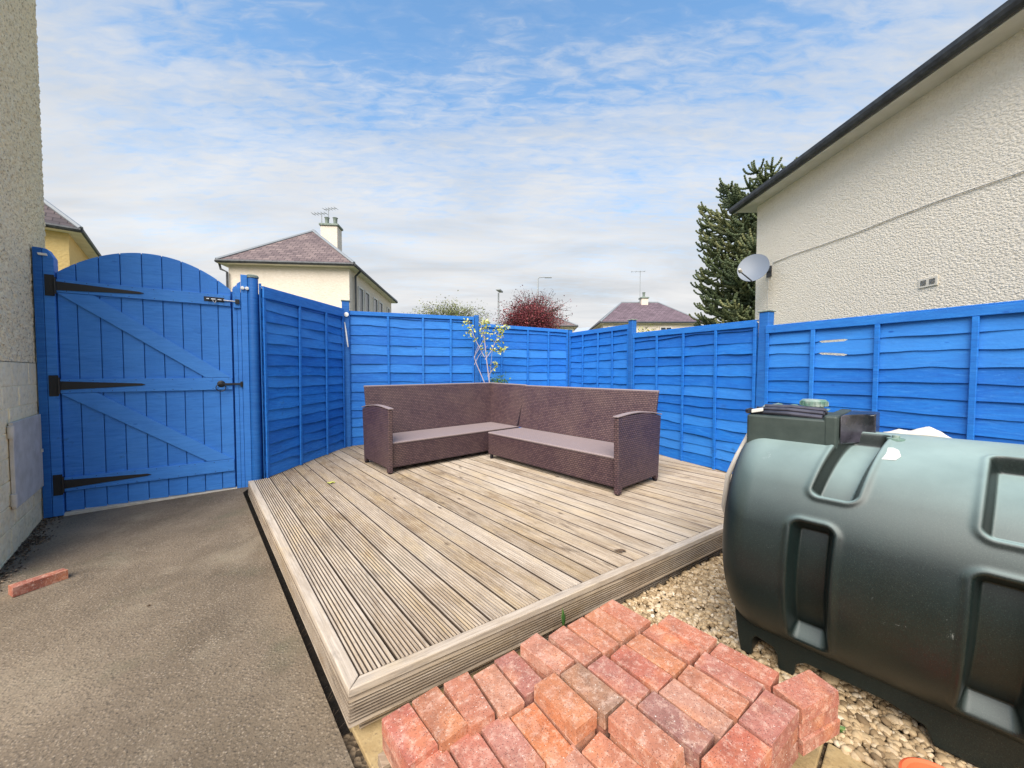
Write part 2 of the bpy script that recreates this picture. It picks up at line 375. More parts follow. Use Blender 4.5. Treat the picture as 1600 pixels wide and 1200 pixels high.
M['tank'] = material('green_polythene', tank_fn, spec=.45)
M['tank_dark'] = material('dark_green_plastic', lambda t: dict(color=t.ramp(t.noise(12, 5), [(.3, (.018, .03, .027)), (.7, (.045, .062, .055))]), bump=t.bump(t.noise(200), .2, .002)), rough=.55)
M['gloss_black'] = material('glossy_black_plastic', lambda t: t.ramp(t.noise(7, 4), [(.4, (.006, .006, .009)), (.66, (.07, .065, .085))]), rough=.25)
M['film'] = material('pale_green_film', lambda t: t.ramp(t.noise(14, 3), [(.4, (.10, .20, .16)), (.65, (.34, .38, .34))]), rough=.45)
M['cloth'] = material('white_sheet', lambda t: t.ramp(t.noise(8), [(.3, (.48, .44, .38)), (.7, (.64, .60, .55))]), rough=.85)
M['paper'] = material('white_paper', lambda t: (.62, .61, .58), rough=.8)
M['orange'] = material('orange_plastic', lambda t: (.80, .15, .06), rough=.45)
M['dish'] = material('dish_grey', lambda t: (.19, .22, .27), rough=.5)
M['lamp'] = material('galvanised', lambda t: (.30, .32, .33), rough=.5)

def leaf_fn(a, b, c):
    return lambda t: t.mix(t.ramp(t.attr(), [(0, a), (.5, b), (1, c)]), a, t.ramp(t.noise(2.2, 3), [(.45, 0), (.7, .4)]))
def leafmat(name, a, b, c): return material(name, leaf_fn(a, b, c), rough=.6, spec=.3)
M['monkey'] = leafmat('monkey_puzzle', (.035, .055, .028), (.10, .125, .055), (.20, .20, .085))
M['bark'] = material('bark', lambda t: t.ramp(t.noise(20, 5), [(.3, (.05, .038, .03)), (.7, (.14, .11, .09))]), rough=.9)
M['paletwig'] = material('pale_twig', lambda t: (.46, .38, .38), rough=.8)
M['redleaf'] = leafmat('copper_leaf', (.045, .008, .014), (.15, .022, .032), (.32, .085, .085))
M['shrubleaf'] = leafmat('spring_leaf', (.07, .09, .03), (.17, .20, .06), (.32, .32, .13))
M['blossom'] = leafmat('pale_yellow_leaf', (.30, .36, .05), (.50, .52, .10), (.66, .62, .28))
M['yellowbush'] = leafmat('yellow_bush', (.10, .13, .03), (.32, .34, .06), (.55, .52, .12))
M['weed'] = leafmat('weed_green', (.03, .09, .02), (.08, .17, .04), (.20, .30, .09))
M['litter'] = leafmat('dry_litter', (.03, .02, .014), (.10, .065, .04), (.30, .22, .15))
M['hill'] = material('far_hill', lambda t: (.40, .46, .58), rough=1)  # distance haze put into the hill's base colour

# ------------------------------------------------------------------ the setting: ground, path, slabs, gravel
mb = MB(); S = 900
mb.add([(-S, -S, -.10), (S, -S, -.10), (S, S, -.10), (-S, S, -.10)], [(0, 1, 2, 3)])
tag(mb.build('ground', M['earth']), kind='structure')

def pathz(x, y): return .030 * (y - 1.36)
eA = G(548, 1185, 0)[:2]; eB = G(496, 1060, 0)[:2]
ed = (eB - eA) / np.linalg.norm(eB - eA)
# path: one slab, sloping gently up to the gate
mb = MB()
pe = [eA - ed * 4.2, eA - ed * 1, eA, eB, eB + ed * 1.2, np.array([-2.93, 4.02]), np.array([-3.0, 4.35]), np.array([-3.7, 6.8])]
pw = [np.array([-.5, -3.2]), np.array([-2.5, -1.2]), np.array([-3.3, -.2]), np.array([-4.2, .6]), np.array([-5.2, 1.8]), np.array([-5.6, 3.0]), np.array([-6, 4.2]), np.array([-7, 6])]
vs = []; fs = []
for a_, b_ in zip(pe, pw):
    for q in (a_, b_): vs.append((q[0], q[1], pathz(*q)))
    vs.append((a_[0], a_[1], -.12))
for i in range(len(pe) - 1):
    k = 3 * i; fs += [(k, k + 3, k + 4, k + 1), (k + 2, k + 5, k + 3, k)]
mb.add(vs, fs); tag(mb.build('path', M['path']), kind='structure')

# soil strip seen in the gap between the path and the deck
mb = MB(); C0 = np.array([-.612, 1.36]); n_ = dirv(33)
mb.add([v3(eA - ed * .6, -.085), v3(eA - ed * .6 + n_ * 1, -.085), v3(C0 + dirv(DB) * 3.6 + n_ * .6, -.07), v3(C0 + dirv(DB) * 3.6 - n_ * .4, -.07)], [(0, 1, 2, 3)])
tag(mb.build('soil', M['soil']), kind='structure')

# tank frame of reference
ta = R(41.5); td = np.array([math.sin(ta), -math.cos(ta)]); tn_ = np.array([math.cos(ta), math.sin(ta)])
TP0 = np.array([1.156, 1.809])
fd = dirv(33)                                              # direction of the deck's front edge
# buff slabs under the pallet
sA = G(1302, 1156, 0)[:2]; sB = G(1380, 1200, 0)[:2]; sdv = (sB - sA) / np.linalg.norm(sB - sA); snn = np.array([-sdv[1], sdv[0]])
if snn @ np.array([1, 1]) < 0: snn = -snn
mb = MB()
def slab(p0, a, b):
    e = sdv * a; f = -snn * b; g = .006
    q = [p0 + sdv * g - snn * g, p0 + e - sdv * g - snn * g, p0 + e + f - sdv * g + snn * g, p0 + f + sdv * g + snn * g]
    mb.prism([v3(x, -.055) for x in q], (0, 0, .04), random.random() * .6)
for i in range(-5, 6):
    for j in range(0, 6):
        cc_ = sA + sdv * (i * .45 + .2) - snn * (j * .45 + .22)
        if i < -2 and ((cc_ - C0) @ dirv(DB) > .25 or cc_[0] > .2): continue
        if (cc_ - eA) @ np.array([-ed[1], ed[0]]) > .05: continue
        slab(sA + sdv * (i * .45 - .02) - snn * (j * .45), .45, .45)
tag(mb.build('paving', M['slab'], bevel=.004), kind='structure')
mb = MB(); q0 = C0 - fd * .05 - dirv(DB) * .0
mb.add([v3(C0 - fd * .1 + dirv(DB) * .08, -.035), v3(C0 - fd * .1 - dirv(DB) * 2.5, -.035), v3(C0 + fd * 5 - dirv(DB) * 2.5, -.035), v3(C0 + fd * 5 + dirv(DB) * .08, -.035)], [(0, 1, 2, 3)])
tag(mb.build('gravel_bed', M['gravelbed']), kind='structure')

# loose pebbles: one mesh of several thousand stones
def pebbles(n, area_fn, z0, size):
    import bmesh
    bm = bmesh.new(); bmesh.ops.create_icosphere(bm, subdivisions=2, radius=1)
    bv = np.array([v.co[:] for v in bm.verts]); bf = np.array([[v.index for v in f.verts] for f in bm.faces]); bm.free()
    V_, F_, T_ = [], [], []; o = 0
    for i in range(n):
        p = area_fn()
        if p is None: continue
        sx = size * math.exp(rng.normal(0, .28)); sc3 = np.array([sx, sx * rng.uniform(.6, .95), sx * rng.uniform(.42, .7)])
        ph = rng.uniform(0, 6, 3)
        w_ = bv * (1 + .13 * np.sin(bv[:, [1, 2, 0]] * 2.3 + ph))
        w_ = w_ * sc3
        e = rng.normal(0, .35, 2); a_ = rng.uniform(0, 2 * PI)
        Rm = np.array(Matrix.Rotation(a_, 3, 'Z') @ Matrix.Rotation(e[0], 3, 'X') @ Matrix.Rotation(e[1], 3, 'Y'))
        w_ = w_ @ Rm.T + np.array([p[0], p[1], z0 + rng.uniform(0, .016)])
        V_.append(w_); F_.append(bf + o); T_ += [float(rng.beta(2, 2))] * len(bf); o += len(bv)
    return np.concatenate(V_), np.concatenate(F_), T_
def garea():
    while True:
        a_ = rng.uniform(.6, 3.6); b_ = rng.uniform(-1.9, .02)
        p = C0 + fd * a_ + dirv(DB) * b_
        if (p - sA) @ snn < .0: continue                       # slabs
        if ((p - TP0) @ tn_ > .20 and (p - TP0) @ td > -.1) or p[0] < .1: continue         # hidden under the tank
        if abs(p[0]) > 2.2 and p[1] < .9: return None
        if p[1] < .65: return None
        return p
V_, F_, T_ = pebbles(9000, garea, -.022, .0135)
me = bpy.data.meshes.new('gravel'); me.from_pydata(V_.tolist(), [], F_.tolist()); me.update()
at = me.attributes.new('tone', 'FLOAT', 'FACE'); at.data.foreach_set('value', T_); me.materials.append(M['pebble'])
me.polygons.foreach_set('use_smooth', [True] * len(me.polygons))
gro = bpy.data.objects.new('gravel', me); col.objects.link(gro); tag(gro, 'loose golden gravel around the oil tank and along the deck front', 'gravel', kind='stuff')

# far pale hill
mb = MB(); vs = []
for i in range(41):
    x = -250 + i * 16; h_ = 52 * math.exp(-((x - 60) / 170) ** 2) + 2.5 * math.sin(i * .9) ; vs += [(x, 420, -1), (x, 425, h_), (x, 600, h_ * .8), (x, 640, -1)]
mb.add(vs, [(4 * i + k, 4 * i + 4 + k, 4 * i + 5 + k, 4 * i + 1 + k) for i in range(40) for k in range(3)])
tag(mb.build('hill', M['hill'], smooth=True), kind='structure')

# ------------------------------------------------------------------ deck
ZD = .2
Lb = np.array([-2.876, 4.031]); FL0 = np.array([-2.773, 4.128]); FL1 = np.array([-2.655, 5.74]); BK0 = np.array([-2.60, 5.98]); CR = np.array([1.18, 7.67])
FR = np.array([2.90, 3.642])
poly = [C0, FR, CR, BK0, FL1, FL0, Lb]
bd = dirv(DB); bn = np.array([bd[1], -bd[0]])             # board direction, and across the boards to the right
if bn @ fd < 0: bn = -bn
deck = thing('deck', 'raised grooved timber deck, weathered and silvery, filling the fenced corner', 'deck', (*C0, 0))
def clip(pol, n, d, keep_less=True):
    out = []
    for i in range(len(pol)):
        a_, b_ = pol[i], pol[(i + 1) % len(pol)]; fa, fb = a_ @ n - d, b_ @ n - d
        if not keep_less: fa, fb = -fa, -fb
        if fa <= 0: out.append(a_)
        if fa * fb < 0: out.append(a_ + (b_ - a_) * fa / (fa - fb))
    return out
mb = MB(); BW = .1395; GAP = .0085; inner = .052
c0 = C0 @ bn + inner + .004; k = 0
fn_ = np.array([-fd[1], fd[0]]); front_in = C0 @ fn_ + inner + .004
while True:
    x0 = c0 + k * (BW + GAP)
    if x0 > FR @ bn + .6: break
    rows = [(0, 0)]
    ng = 7
    depth = (.0075 if k < 12 else .0065) * random.uniform(.8, 1.2)
    edge = .0085; pitch = (BW - 2 * edge) / ng
    prof = [(0, -.028), (0, -.002), (.002, 0)]
    for g in range(ng):
        a_ = edge + g * pitch; prof += [(a_ + pitch * .12, 0), (a_ + pitch * .26, -depth), (a_ + pitch * .66, -depth), (a_ + pitch * .80, 0)]
    prof += [(BW - .002, 0), (BW, -.002), (BW, -.028)]
    dz = random.uniform(-.0015, .0015); tone = random.random()
    # where this profile line enters/leaves the deck outline
    ends = []
    for px2, pz2 in prof:
        X = x0 + px2; hits = []
        for i in range(len(poly)):
            a_, b_ = poly[i], poly[(i + 1) % len(poly)]; fa, fb = a_ @ bn - X, b_ @ bn - X
            if fa * fb < 0: q = a_ + (b_ - a_) * fa / (fa - fb); hits.append(q @ bd)
        if len(hits) < 2: ends.append(None); continue
        q0 = bn * X
        # front trim
        tmin = (front_in - (bn * X) @ fn_) / (bd @ fn_)
        ends.append((max(min(hits), tmin), max(hits)))
    if all(e is not None for e in ends):
        vs = []
        jit = random.uniform(-.002, .0)
        for (px2, pz2), (e0, e1) in zip(prof, ends):
            for e in (e0 + .0, e1): q = bn * (x0 + px2) + bd * e; vs.append((q[0], q[1], ZD + pz2 + dz))
        np_ = len(prof); fs = [(2 * i, 2 * i + 1, 2 * i + 3, 2 * i + 2) for i in range(np_ - 1)]
        fs = [tuple(reversed(f)) for f in fs]
        fs.append(tuple(2 * i for i in range(np_)))
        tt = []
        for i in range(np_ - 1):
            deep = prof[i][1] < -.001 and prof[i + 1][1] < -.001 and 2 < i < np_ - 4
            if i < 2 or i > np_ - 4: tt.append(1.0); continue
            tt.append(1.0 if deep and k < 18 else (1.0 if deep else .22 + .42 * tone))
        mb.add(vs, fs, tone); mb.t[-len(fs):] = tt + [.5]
    k += 1
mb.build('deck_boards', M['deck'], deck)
def board_h(A, B, off0, off1, z0, z1, tone=.5, mA=0, mB=0, rounded=.006):
    """straight board from A to B lying between sideways offsets off0..off1 and heights z0..z1; mitre offsets mA/mB"""
    d = (B - A) / np.linalg.norm(B - A); n = np.array([-d[1], d[0]])
    p = [A + n * off0 + d * (mA * off0), B + n * off0 - d * (mB * off0), B + n * off1 - d * (mB * off1), A + n * off1 + d * (mA * off1)]
    return MB().prism([v3(q, z0) for q in p], (0, 0, z1 - z0), tone)
frb = C0 + fd * 4.19
board_h(C0, frb, 0, .052, ZD - .03, ZD + .003, .25, mA=.9).build('front_border_board', M['deck_front'], deck, bevel=.004)
lfe = C0 + bd * 3.50
board_h(C0, lfe, -.052, 0, ZD - .03, ZD + .003, .25, mA=-1.12 * .9 * -1 * -1).build('side_border_board', M['deck'], deck, bevel=.004)
def fascia(A, B, z0, z1, out, nm, mat_, ng=7, depth=.010):
    """grooved upright board, grooves running lengthways"""
    d = (B - A) / np.linalg.norm(B - A); n = np.array([d[1], -d[0]]) * out
    h_ = z1 - z0; pr = [(-.022, z0), (0, z0 + .002)]; p = (h_ - .026) / ng
    for g in range(ng):
        z = z0 + .013 + g * p; pr += [(0, z + p * .2), (-depth, z + p * .35), (-depth, z + p * .68), (0, z + p * .83)]
    pr += [(0, z1 - .002), (-.022, z1)]
    vs = []
    for o_, z in pr:
        for q in (A, B): x = q + n * o_; vs.append((x[0], x[1], z))
    m = len(pr); fs = [(2 * i, 2 * i + 1, 2 * i + 3, 2 * i + 2) for i in range(m - 1)] + [tuple(2 * i for i in range(m)), tuple(2 * i + 1 for i in reversed(range(m)))]
    b = MB().add(vs, fs, .4)
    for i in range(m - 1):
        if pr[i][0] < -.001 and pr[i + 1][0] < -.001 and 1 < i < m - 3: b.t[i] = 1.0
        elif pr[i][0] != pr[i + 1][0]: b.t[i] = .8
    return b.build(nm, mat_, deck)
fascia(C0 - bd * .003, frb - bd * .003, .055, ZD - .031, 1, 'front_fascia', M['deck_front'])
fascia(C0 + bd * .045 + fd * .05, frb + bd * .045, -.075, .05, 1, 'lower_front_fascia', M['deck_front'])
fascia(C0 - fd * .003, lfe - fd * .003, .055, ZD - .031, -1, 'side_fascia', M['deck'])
for o_, e in ((C0, .18), (C0 + bd * .9, .12)):
    MB().box(v3(o_ + fd * .12 + bd * .12, -.02), (.07, .07, .14), v3(fd, 0), v3(bd, 0)).build('support_post', M['deck'], deck)

# ------------------------------------------------------------------ fences
def fence_panel(A, B, zA, zB, zbot, batt, label, side, expo=.128, seed=0, lean=(0, 0), rail=.065, rail2=True, warp=0.0, gaps=()):
    """lap panel: overlapping wavy boards, battens, top rail. side=+1/-1: which side of A->B faces the garden"""
    rn = random.Random(seed); A = np.array(A[:2]); B = np.array(B[:2]); L = np.linalg.norm(B - A); d = (B - A) / L
    n = np.array([d[1], -d[0]]) * side
    th = thing('lap_fence', label, 'fence', v3((A + B) / 2, 0), 'blue lap fence panels round the deck')
    mb = MB(); z = min(zA, zB) - rail * .5; nx = 44; i = 0
    zt = lambda u: zA + (zB - zA) * u
    edges = []
    zz_ = zbot
    while zz_ < max(zA, zB) - .02:
        ph = [rn.uniform(0, 6.28) for _ in range(4)]; am = rn.uniform(.002, .007) if rn.random() < .8 else rn.uniform(.007, .012); kn_ = rn.uniform(0, 1)
        def wv(u, ph=ph, am=am, kn_=kn_):
            return am * (math.sin(u * L * 2.6 + ph[0]) + .6 * math.sin(u * L * 6.1 + ph[1]) + .35 * math.sin(u * L * 15 + ph[2]) + .8 * math.exp(-((u - kn_) / .04) ** 2))
        edges.append((zz_, wv, rn.random())); zz_ += expo * rn.uniform(.92, 1.08)
    for j, (z0, wv, tone) in enumerate(edges):
        z1 = edges[j + 1][0] if j + 1 < len(edges) else max(zA, zB)
        wv1 = edges[j + 1][1] if j + 1 < len(edges) else (lambda u: 0)
        thk = .008; prd = .0175; vs = []; bow = [rn.uniform(-.004, .006) for _ in range(3)]
        for ix in range(nx + 1):
            u = ix / nx; base = A + d * (u * L)
            bw = bow[0] * math.sin(u * 3.1) + bow[1] * math.sin(u * 12) - warp * math.sin(u * PI)
            zb = z0 + wv(u); ztop = min(z1 + wv1(u) + .012, zt(u) - .012)
            for gi, ga, gb in gaps:
                if ga < u < gb:
                    if j == gi: zb += .009
                    if j == gi - 1: ztop -= .022
            zb = min(zb, ztop - .001)
            outb = prd + bw; outt = bw + .002
            for (o_, z) in ((outb - thk, zb), (outb, zb + .0015), ((outb * .5 + outt * .5), zb + (ztop - zb) * .5), (outt, ztop)):
                q = base + n * o_; vs.append((q[0], q[1], z))
        fs = [(4 * a_ + k_, 4 * a_ + 4 + k_, 4 * a_ + 5 + k_, 4 * a_ + 1 + k_) for a_ in range(nx) for k_ in range(3)]
        if side < 0: fs = [tuple(reversed(f)) for f in fs]
        mb.add(vs, fs, tone)
    bo = mb.build('lap_boards', M['fence'], th, smooth=True, sharp=35)
    # plain back sheet closes the panel from behind
    if not gaps: MB().prism([v3(A - n * .004, zbot), v3(B - n * .004, zbot), v3(B - n * .004, zB - .02), v3(A - n * .004, zA - .02)], v3(-n * .006, 0)).build('back_boards', M['post'], th)
    def bar(nm, P, Q, zP0, zP1, zQ0, zQ1, o0, o1, tone=.5):
        pts = [v3(P + n * o0, zP0), v3(Q + n * o0, zQ0), v3(Q + n * o0, zQ1), v3(P + n * o0, zP1)]
        return MB().prism(pts, v3(n * (o1 - o0), 0), tone).build(nm, M['fence'], th, bevel=.003)
    bar('top_rail', A, B, zA - rail, zA, zB - rail, zB, .019, .038, .35)
    bar('capping', A, B, zA + .001, zA + .013, zB + .001, zB + .013, -.012, .032, .3)
    for e, f in enumerate((0.0, 1.0)):
        P = A + d * (f * (L - .032)); bar('side_rail', P, P + d * .032, zbot, zt(f) - rail - .002, zbot, zt(f) - rail - .002, .02, .034, .6)
    for f in batt:
        ln = rn.uniform(-.006, .006) + lean[0]
        P = A + d * (f * L); w_ = .034
        pts = [v3(P + n * .024 + d * (-w_ / 2 - ln), zbot), v3(P + n * .024 + d * (w_ / 2 - ln), zbot), v3(P + n * .024 + d * (w_ / 2 + ln), zt(f) - rail - .002), v3(P + n * .024 + d * (-w_ / 2 + ln), zt(f) - rail - .002)]
        MB().prism(pts, v3(n * .017, 0), rn.uniform(.3, .7)).build('batten', M['fence'], th, bevel=.003)
    return th
def post(P, z0, z1, label, w_=.085, ang=0, capw=.012, top=(0, 0), name='fence_post', group='blue fence posts', capmat='cap', mat_='post'):
    th = thing(name, label, 'post', v3(P, z0), group)
    ex, ey = dirv(ang), dirv(ang + 90); tp = np.array(top)
    b = MB(); c = [(-1, -1), (1, -1), (1, 1), (-1, 1)]
    lo = [v3(P + ex * a_ * w_ / 2 + ey * b_ * w_ / 2, z0) for a_, b_ in c]; hi = [v3(P + tp + ex * a_ * w_ / 2 + ey * b_ * w_ / 2, z1) for a_, b_ in c]
    b.add(lo + hi, [(3, 2, 1, 0), (4, 5, 6, 7), (0, 1, 5, 4), (1, 2, 6, 5), (2, 3, 7, 6), (3, 0, 4, 7)])
    b.build('shaft', M[mat_], th, bevel=.005)
    if capmat: MB().prism([v3(P + tp + ex * a_ * (w_ / 2 + capw) + ey * b_ * (w_ / 2 + capw), z1 + .001) for a_, b_ in c], (0, 0, .016)).build('post_cap', M[capmat], th, bevel=.006)
    return th

RD = np.array([.387, -.922]); RN = np.array([-.922, -.387])
RA = math.degrees(math.atan2(RD[1], RD[0]))
P1 = np.array([1.905, 5.93]); P2 = np.array([2.698, 4.035]); P3 = P2 + RD * 1.98
fence_panel(CR + RD * .05, P1 - RD * .05, 2.165, 2.135, ZD + .0, [.27, .54, .77], 'blue lap panel in the far right corner, behind the right end of the sofa back', 1, expo=.135, seed=3)
fence_panel(P1 + RD * .05, P2 - RD * .05, 1.985, 1.945, ZD + .0, [.26, .50, .75], 'blue lap panel right of the sofa arm, between two square posts', 1, expo=.128, seed=5)
fence_panel(P2 + RD * .055, P3 - RD * .05, 1.868, 1.85, ZD - .25, [.235, .49, .775], 'wide blue lap panel behind the green oil tank', 1, expo=.125, seed=9, rail=.068, gaps=((14, .265, .37), (13, .265, .385)))
post(P1 + RN * .0, 0, 2.20, 'blue post with a domed cap in the middle of the right-hand fence', .088, RA)
post(P2 + RN * .0, 0, 2.03, 'stout blue post with a flat cap above the left end of the oil tank', .098, RA, top=(.035, -.01))
post(CR + np.array([.0, 0]), 0, 2.24, 'blue corner post where the back fence meets the right-hand fence', .085, RA)
# back fence
BM = np.array([-.655, 6.86])
bdr = (BM - BK0) / np.linalg.norm(BM - BK0); bdr2 = (CR - BM) / np.linalg.norm(CR - BM)
fence_panel(BK0 - bdr * .015, BM - bdr * .05, 2.345, 2.375, ZD, [.29, .56, .79], 'blue lap panel behind the left half of the sofa', 1, expo=.15, seed=14, rail=.05)
fence_panel(BM + bdr2 * .05, CR - bdr2 * .06, 2.262, 2.228, ZD, [.23, .52, .76], 'blue lap panel behind the flowering sapling and the sofa corner', 1, expo=.15, seed=18, rail=.05)
post(BM, 0, 2.42, 'slim blue post in the back fence beside the sapling', .075, 25, capmat=None)
# left fence (warped panel by the gate)
LA_ = FL0 + np.array([-.0, .02]); LB_ = FL1 + np.array([.006, .10])
fence_panel(LA_, LB_, 2.325, 2.36, ZD, [.36, .71], 'warped blue lap panel standing on the deck next to the gate', 1, expo=.125, seed=22, rail=.115, lean=(.014, 0), warp=.0)
pl = post(BK0 + np.array([-.035, -.03]), 0, 2.50, 'blue post with grey cap, hook and hanging cord, left of the sofa', .105, 20, capmat='cap')
q = np.array([-2.64, 5.93])
b = MB(); b.lathe([(.012, 0), (.035, .004), (.035, .012), (.016, .015)], (-2.60, 5.895, 2.29), (.2, -1, 0), 16); b.build('white_hook', M['white'], pl)
b = MB(); b.tube([(-2.625, 5.88, 2.17), (-2.60, 5.872, 2.02), (-2.585, 5.872, 1.88), (-2.57, 5.87, 1.78)], [.006, .011, .012, .007], 8); b.build('hanging_cord', M['white'], pl)

# ------------------------------------------------------------------ gate
g0 = G(100, 803, .08)[:2]; g1 = G(372, 763, .08)[:2]; gL = np.linalg.norm(g1 - g0); gd = (g1 - g0) / gL; gn = np.array([gd[1], -gd[0]])   # gn: towards the garden
def gp(s, z, o=0): q = g0 + gd * s + gn * o; return (q[0], q[1], z)
gate = thing('gate', 'tall blue boarded garden gate with arched top and long black strap hinges', 'gate', gp(.64, .09))
xs = [.012, .133, .279, .423, .574, .722, .871, 1.018, 1.164, 1.279]
def arch(s):
    s0 = .645; w2 = .66; return 2.575 - .285 * ((s - s0) / w2) ** 2 - .02 * ((s - s0) / w2) ** 4
mb = MB(); tones = []
for a_, b_ in zip(xs[:-1], xs[1:]):
    a2, b2 = a_ + .003, b_ - .003; tp = [a2 + (b2 - a2) * i / 6 for i in range(7)]
    pts = [gp(a2, .105, -.02), gp(b2, .098, -.02)] + [gp(s, arch(s), -.02) for s in reversed(tp)]
    mb.prism(pts, v3(gn * .02, 0), random.uniform(.35, .65))
mb.build('boards', M['gate'], gate, bevel=.003)
MB().prism([gp(.014, .11, -.024), gp(1.277, .105, -.024)] + [gp(.014 + 1.263 * i / 24, arch(.014 + 1.263 * i / 24) - .006, -.024) for i in range(24, -1, -1)], v3(gn * .003, 0)).build('board_tongues', M['gate'], gate)
for z0, z1 in ((2.115, 2.232), (1.198, 1.33), (.292, .422)):
    MB().prism([gp(.014, z0, .001), gp(1.272, z0, .001), gp(1.272, z1, .001), gp(.014, z1, .001)], v3(gn * .022, 0), .35).build('rail', M['gate'], gate, bevel=.003)
for (za, zb) in ((2.112, 1.333), (1.195, .425)):
    MB().prism([gp(.012, za, .001), gp(.245, za, .001), gp(1.262, zb, .001), gp(1.045, zb, .001)], v3(gn * .0195, 0), .25).build('brace', M['gate'], gate, bevel=.003)
for zc_, L_ in ((2.172, .59), (1.268, .58), (.360, .60)):
    zc2 = zc_
    hg = MB().prism([gp(-.052, zc2 - .095, .024), gp(.008, zc2 - .095, .024), gp(.008, zc2 + .095, .024), gp(-.052, zc2 + .095, .024)], v3(gn * .005, 0)).build('strap_hinge', M['black'], gate, bevel=.003)
    MB().prism([gp(.012, zc2 - .04, .024), gp(L_ - .03, zc2 - .011, .024), gp(L_, zc2, .024), gp(L_ - .03, zc2 + .011, .024), gp(.012, zc2 + .04, .024)], v3(gn * .006, 0)).build('strap', M['black'], hg, bevel=.002)
    MB().tube([gp(.010, zc2 - .075, .034), gp(.010, zc2 + .075, .034)], .009, 10).build('hinge_pin', M['black'], hg)
# nail heads
nme = None
for z0, z1 in ((2.13, 2.217), (1.213, 1.315), (.307, .407)):
    for s in xs[:-1]:
        for z in (z0, z1): MB().lathe([(.0035, 0), (.0025, .0012)], gp(s + .07 + random.uniform(-.02, .02), z, .0232), v3(gn, 0), 8).build('nail', M['black'], gate)
# bolt
bo = MB().prism([gp(1.048, 2.148, .024), gp(1.22, 2.148, .024), gp(1.22, 2.198, .024), gp(1.048, 2.198, .024)], v3(gn * .004, 0)).build('bolt', M['black'], gate, bevel=.006)
MB().tube([gp(1.07, 2.173, .036), gp(1.33, 2.168, .036)], .0075, 10).build('bolt_bar', M['steel'], bo, smooth=True)
for s in (1.10, 1.155, 1.205): MB().box(gp(s, 2.173, .036), (.016, .022, .03), v3(gd, 0), v3(gn, 0)).build('bolt_keep', M['black'], bo, bevel=.002)
MB().tube([gp(1.125, 2.173, .044), gp(1.125, 2.15, .046), gp(1.14, 2.135, .046), gp(1.15, 2.15, .046), gp(1.15, 2.168, .046)], .004, 8).build('bolt_handle', M['steel'], bo)
# ring latch
lt = MB().lathe([(.0, 0), (.036, .001), (.034, .006), (.02, .012), (.018, .02), (.0, .022)], gp(1.175, 1.262, .024), v3(gn, 0), 20).build('ring_latch', M['black'], gate, smooth=True)
cc = [(math.cos(k * 2 * PI / 20) * .042, math.sin(k * 2 * PI / 20) * .040) for k in range(21)]
MB().tube([gp(1.172 + a_, 1.222 + b_, .045) for a_, b_ in cc], .0042, 8, cap=False).build('ring', M['black'], lt, smooth=True)
MB().box(gp(1.27, 1.258, .036), (.17, .008, .022), v3(gd, 0), v3(gn, 0)).build('latch_bar', M['black'], lt, bevel=.002)

tag(MB().prism([gp(-.0, .03, -.09), gp(1.292, .03, -.09), gp(1.292, .092, -.09), gp(-.0, .092, -.09)], v3(gn * .105, 0)).build('threshold', M['threshold'], bevel=.004), kind='structure')
gpL = thing('gate_post', 'blue post carrying the hinges at the house end of the gate', 'post', gp(-.06, .08))
MB().prism([gp(-.118, .07, -.08), gp(-.062, .07, -.08), gp(-.062, 2.50, -.08), gp(-.118, 2.50, -.08)], v3(gn * .10, 0)).build('shaft', M['post'], gpL, bevel=.004)
MB().prism([gp(-.060, .072, -.08), gp(.006, .072, -.08), gp(.006, 2.42, -.08), gp(-.03, 2.492, -.08), (gp(-.060, 2.50, -.08))], v3(gn * .101, 0)).build('hanging_jamb', M['gate'], gpL, bevel=.004)
MB().box(gp(-.055, 2.44, .03), (.055, .02, .02), v3(gd, 0), v3(gn, 0), (0, -.3, 1)).build('white_hook', M['white'], gpL, bevel=.004)
MB().prism([gp(-.03, .09, -.05), gp(.035, .09, -.05), gp(.035, 2.3, -.05), gp(-.03, 2.3, -.05)], v3(gn * .02, 0)).build('stop_batten', M['post'], gpL)
gpR = thing('gate_post', 'blue post on the latch side of the gate, with stepped top and keeper block', 'post', gp(1.36, .08))
MB().prism([gp(1.292, .08, -.05), gp(1.330, .08, -.05), gp(1.330, 2.36, -.05), gp(1.292, 2.31, -.05)], v3(gn * .060, 0)).build('stop_bead', M['gate'], gpR, bevel=.003)
MB().prism([gp(1.262, .09, -.085), gp(1.60, .09, -.085), gp(1.60, 2.29, -.085), gp(1.262, 2.29, -.085)], v3(gn * .02, 0)).build('backing_board', M['post'], gpR)
MB().prism([gp(1.332, .08, -.05), gp(1.366, .08, -.05), gp(1.366, 2.40, -.05), gp(1.332, 2.37, -.05)], v3(gn * .066, 0)).build('closing_jamb', M['gate'], gpR, bevel=.003)
MB().prism([gp(1.368, .075, -.06), gp(1.428, .075, -.06), gp(1.428, 2.475, -.06), gp(1.368, 2.475, -.06)], v3(gn * .09, 0)).build('shaft', M['gate'], gpR, bevel=.004)
MB().prism([gp(1.300, 2.10, .012), gp(1.364, 2.10, .012), gp(1.364, 2.33, .012), gp(1.300, 2.33, .012)], v3(gn * .022, 0)).build('keeper_block', M['gate'], gpR, bevel=.003)
MB().box(gp(1.335, 2.168, .044), (.04, .018, .05), v3(gd, 0), v3(gn, 0)).build('bolt_keeper', M['black'], gpR, bevel=.003)
MB().box(gp(1.355, 1.255, .026), (.022, .028, .06), v3(gd, 0), v3(gn, 0)).build('latch_keeper', M['black'], gpR, bevel=.003)
mb = MB()
for s in (1.385, 1.425): mb.lathe([(0, 0), (.018, .004), (.018, .02), (0, .024)], gp(s, 2.325, .03), v3(gn, 0), 14)
mb.build('white_hook', M['white'], gpR, smooth=True)
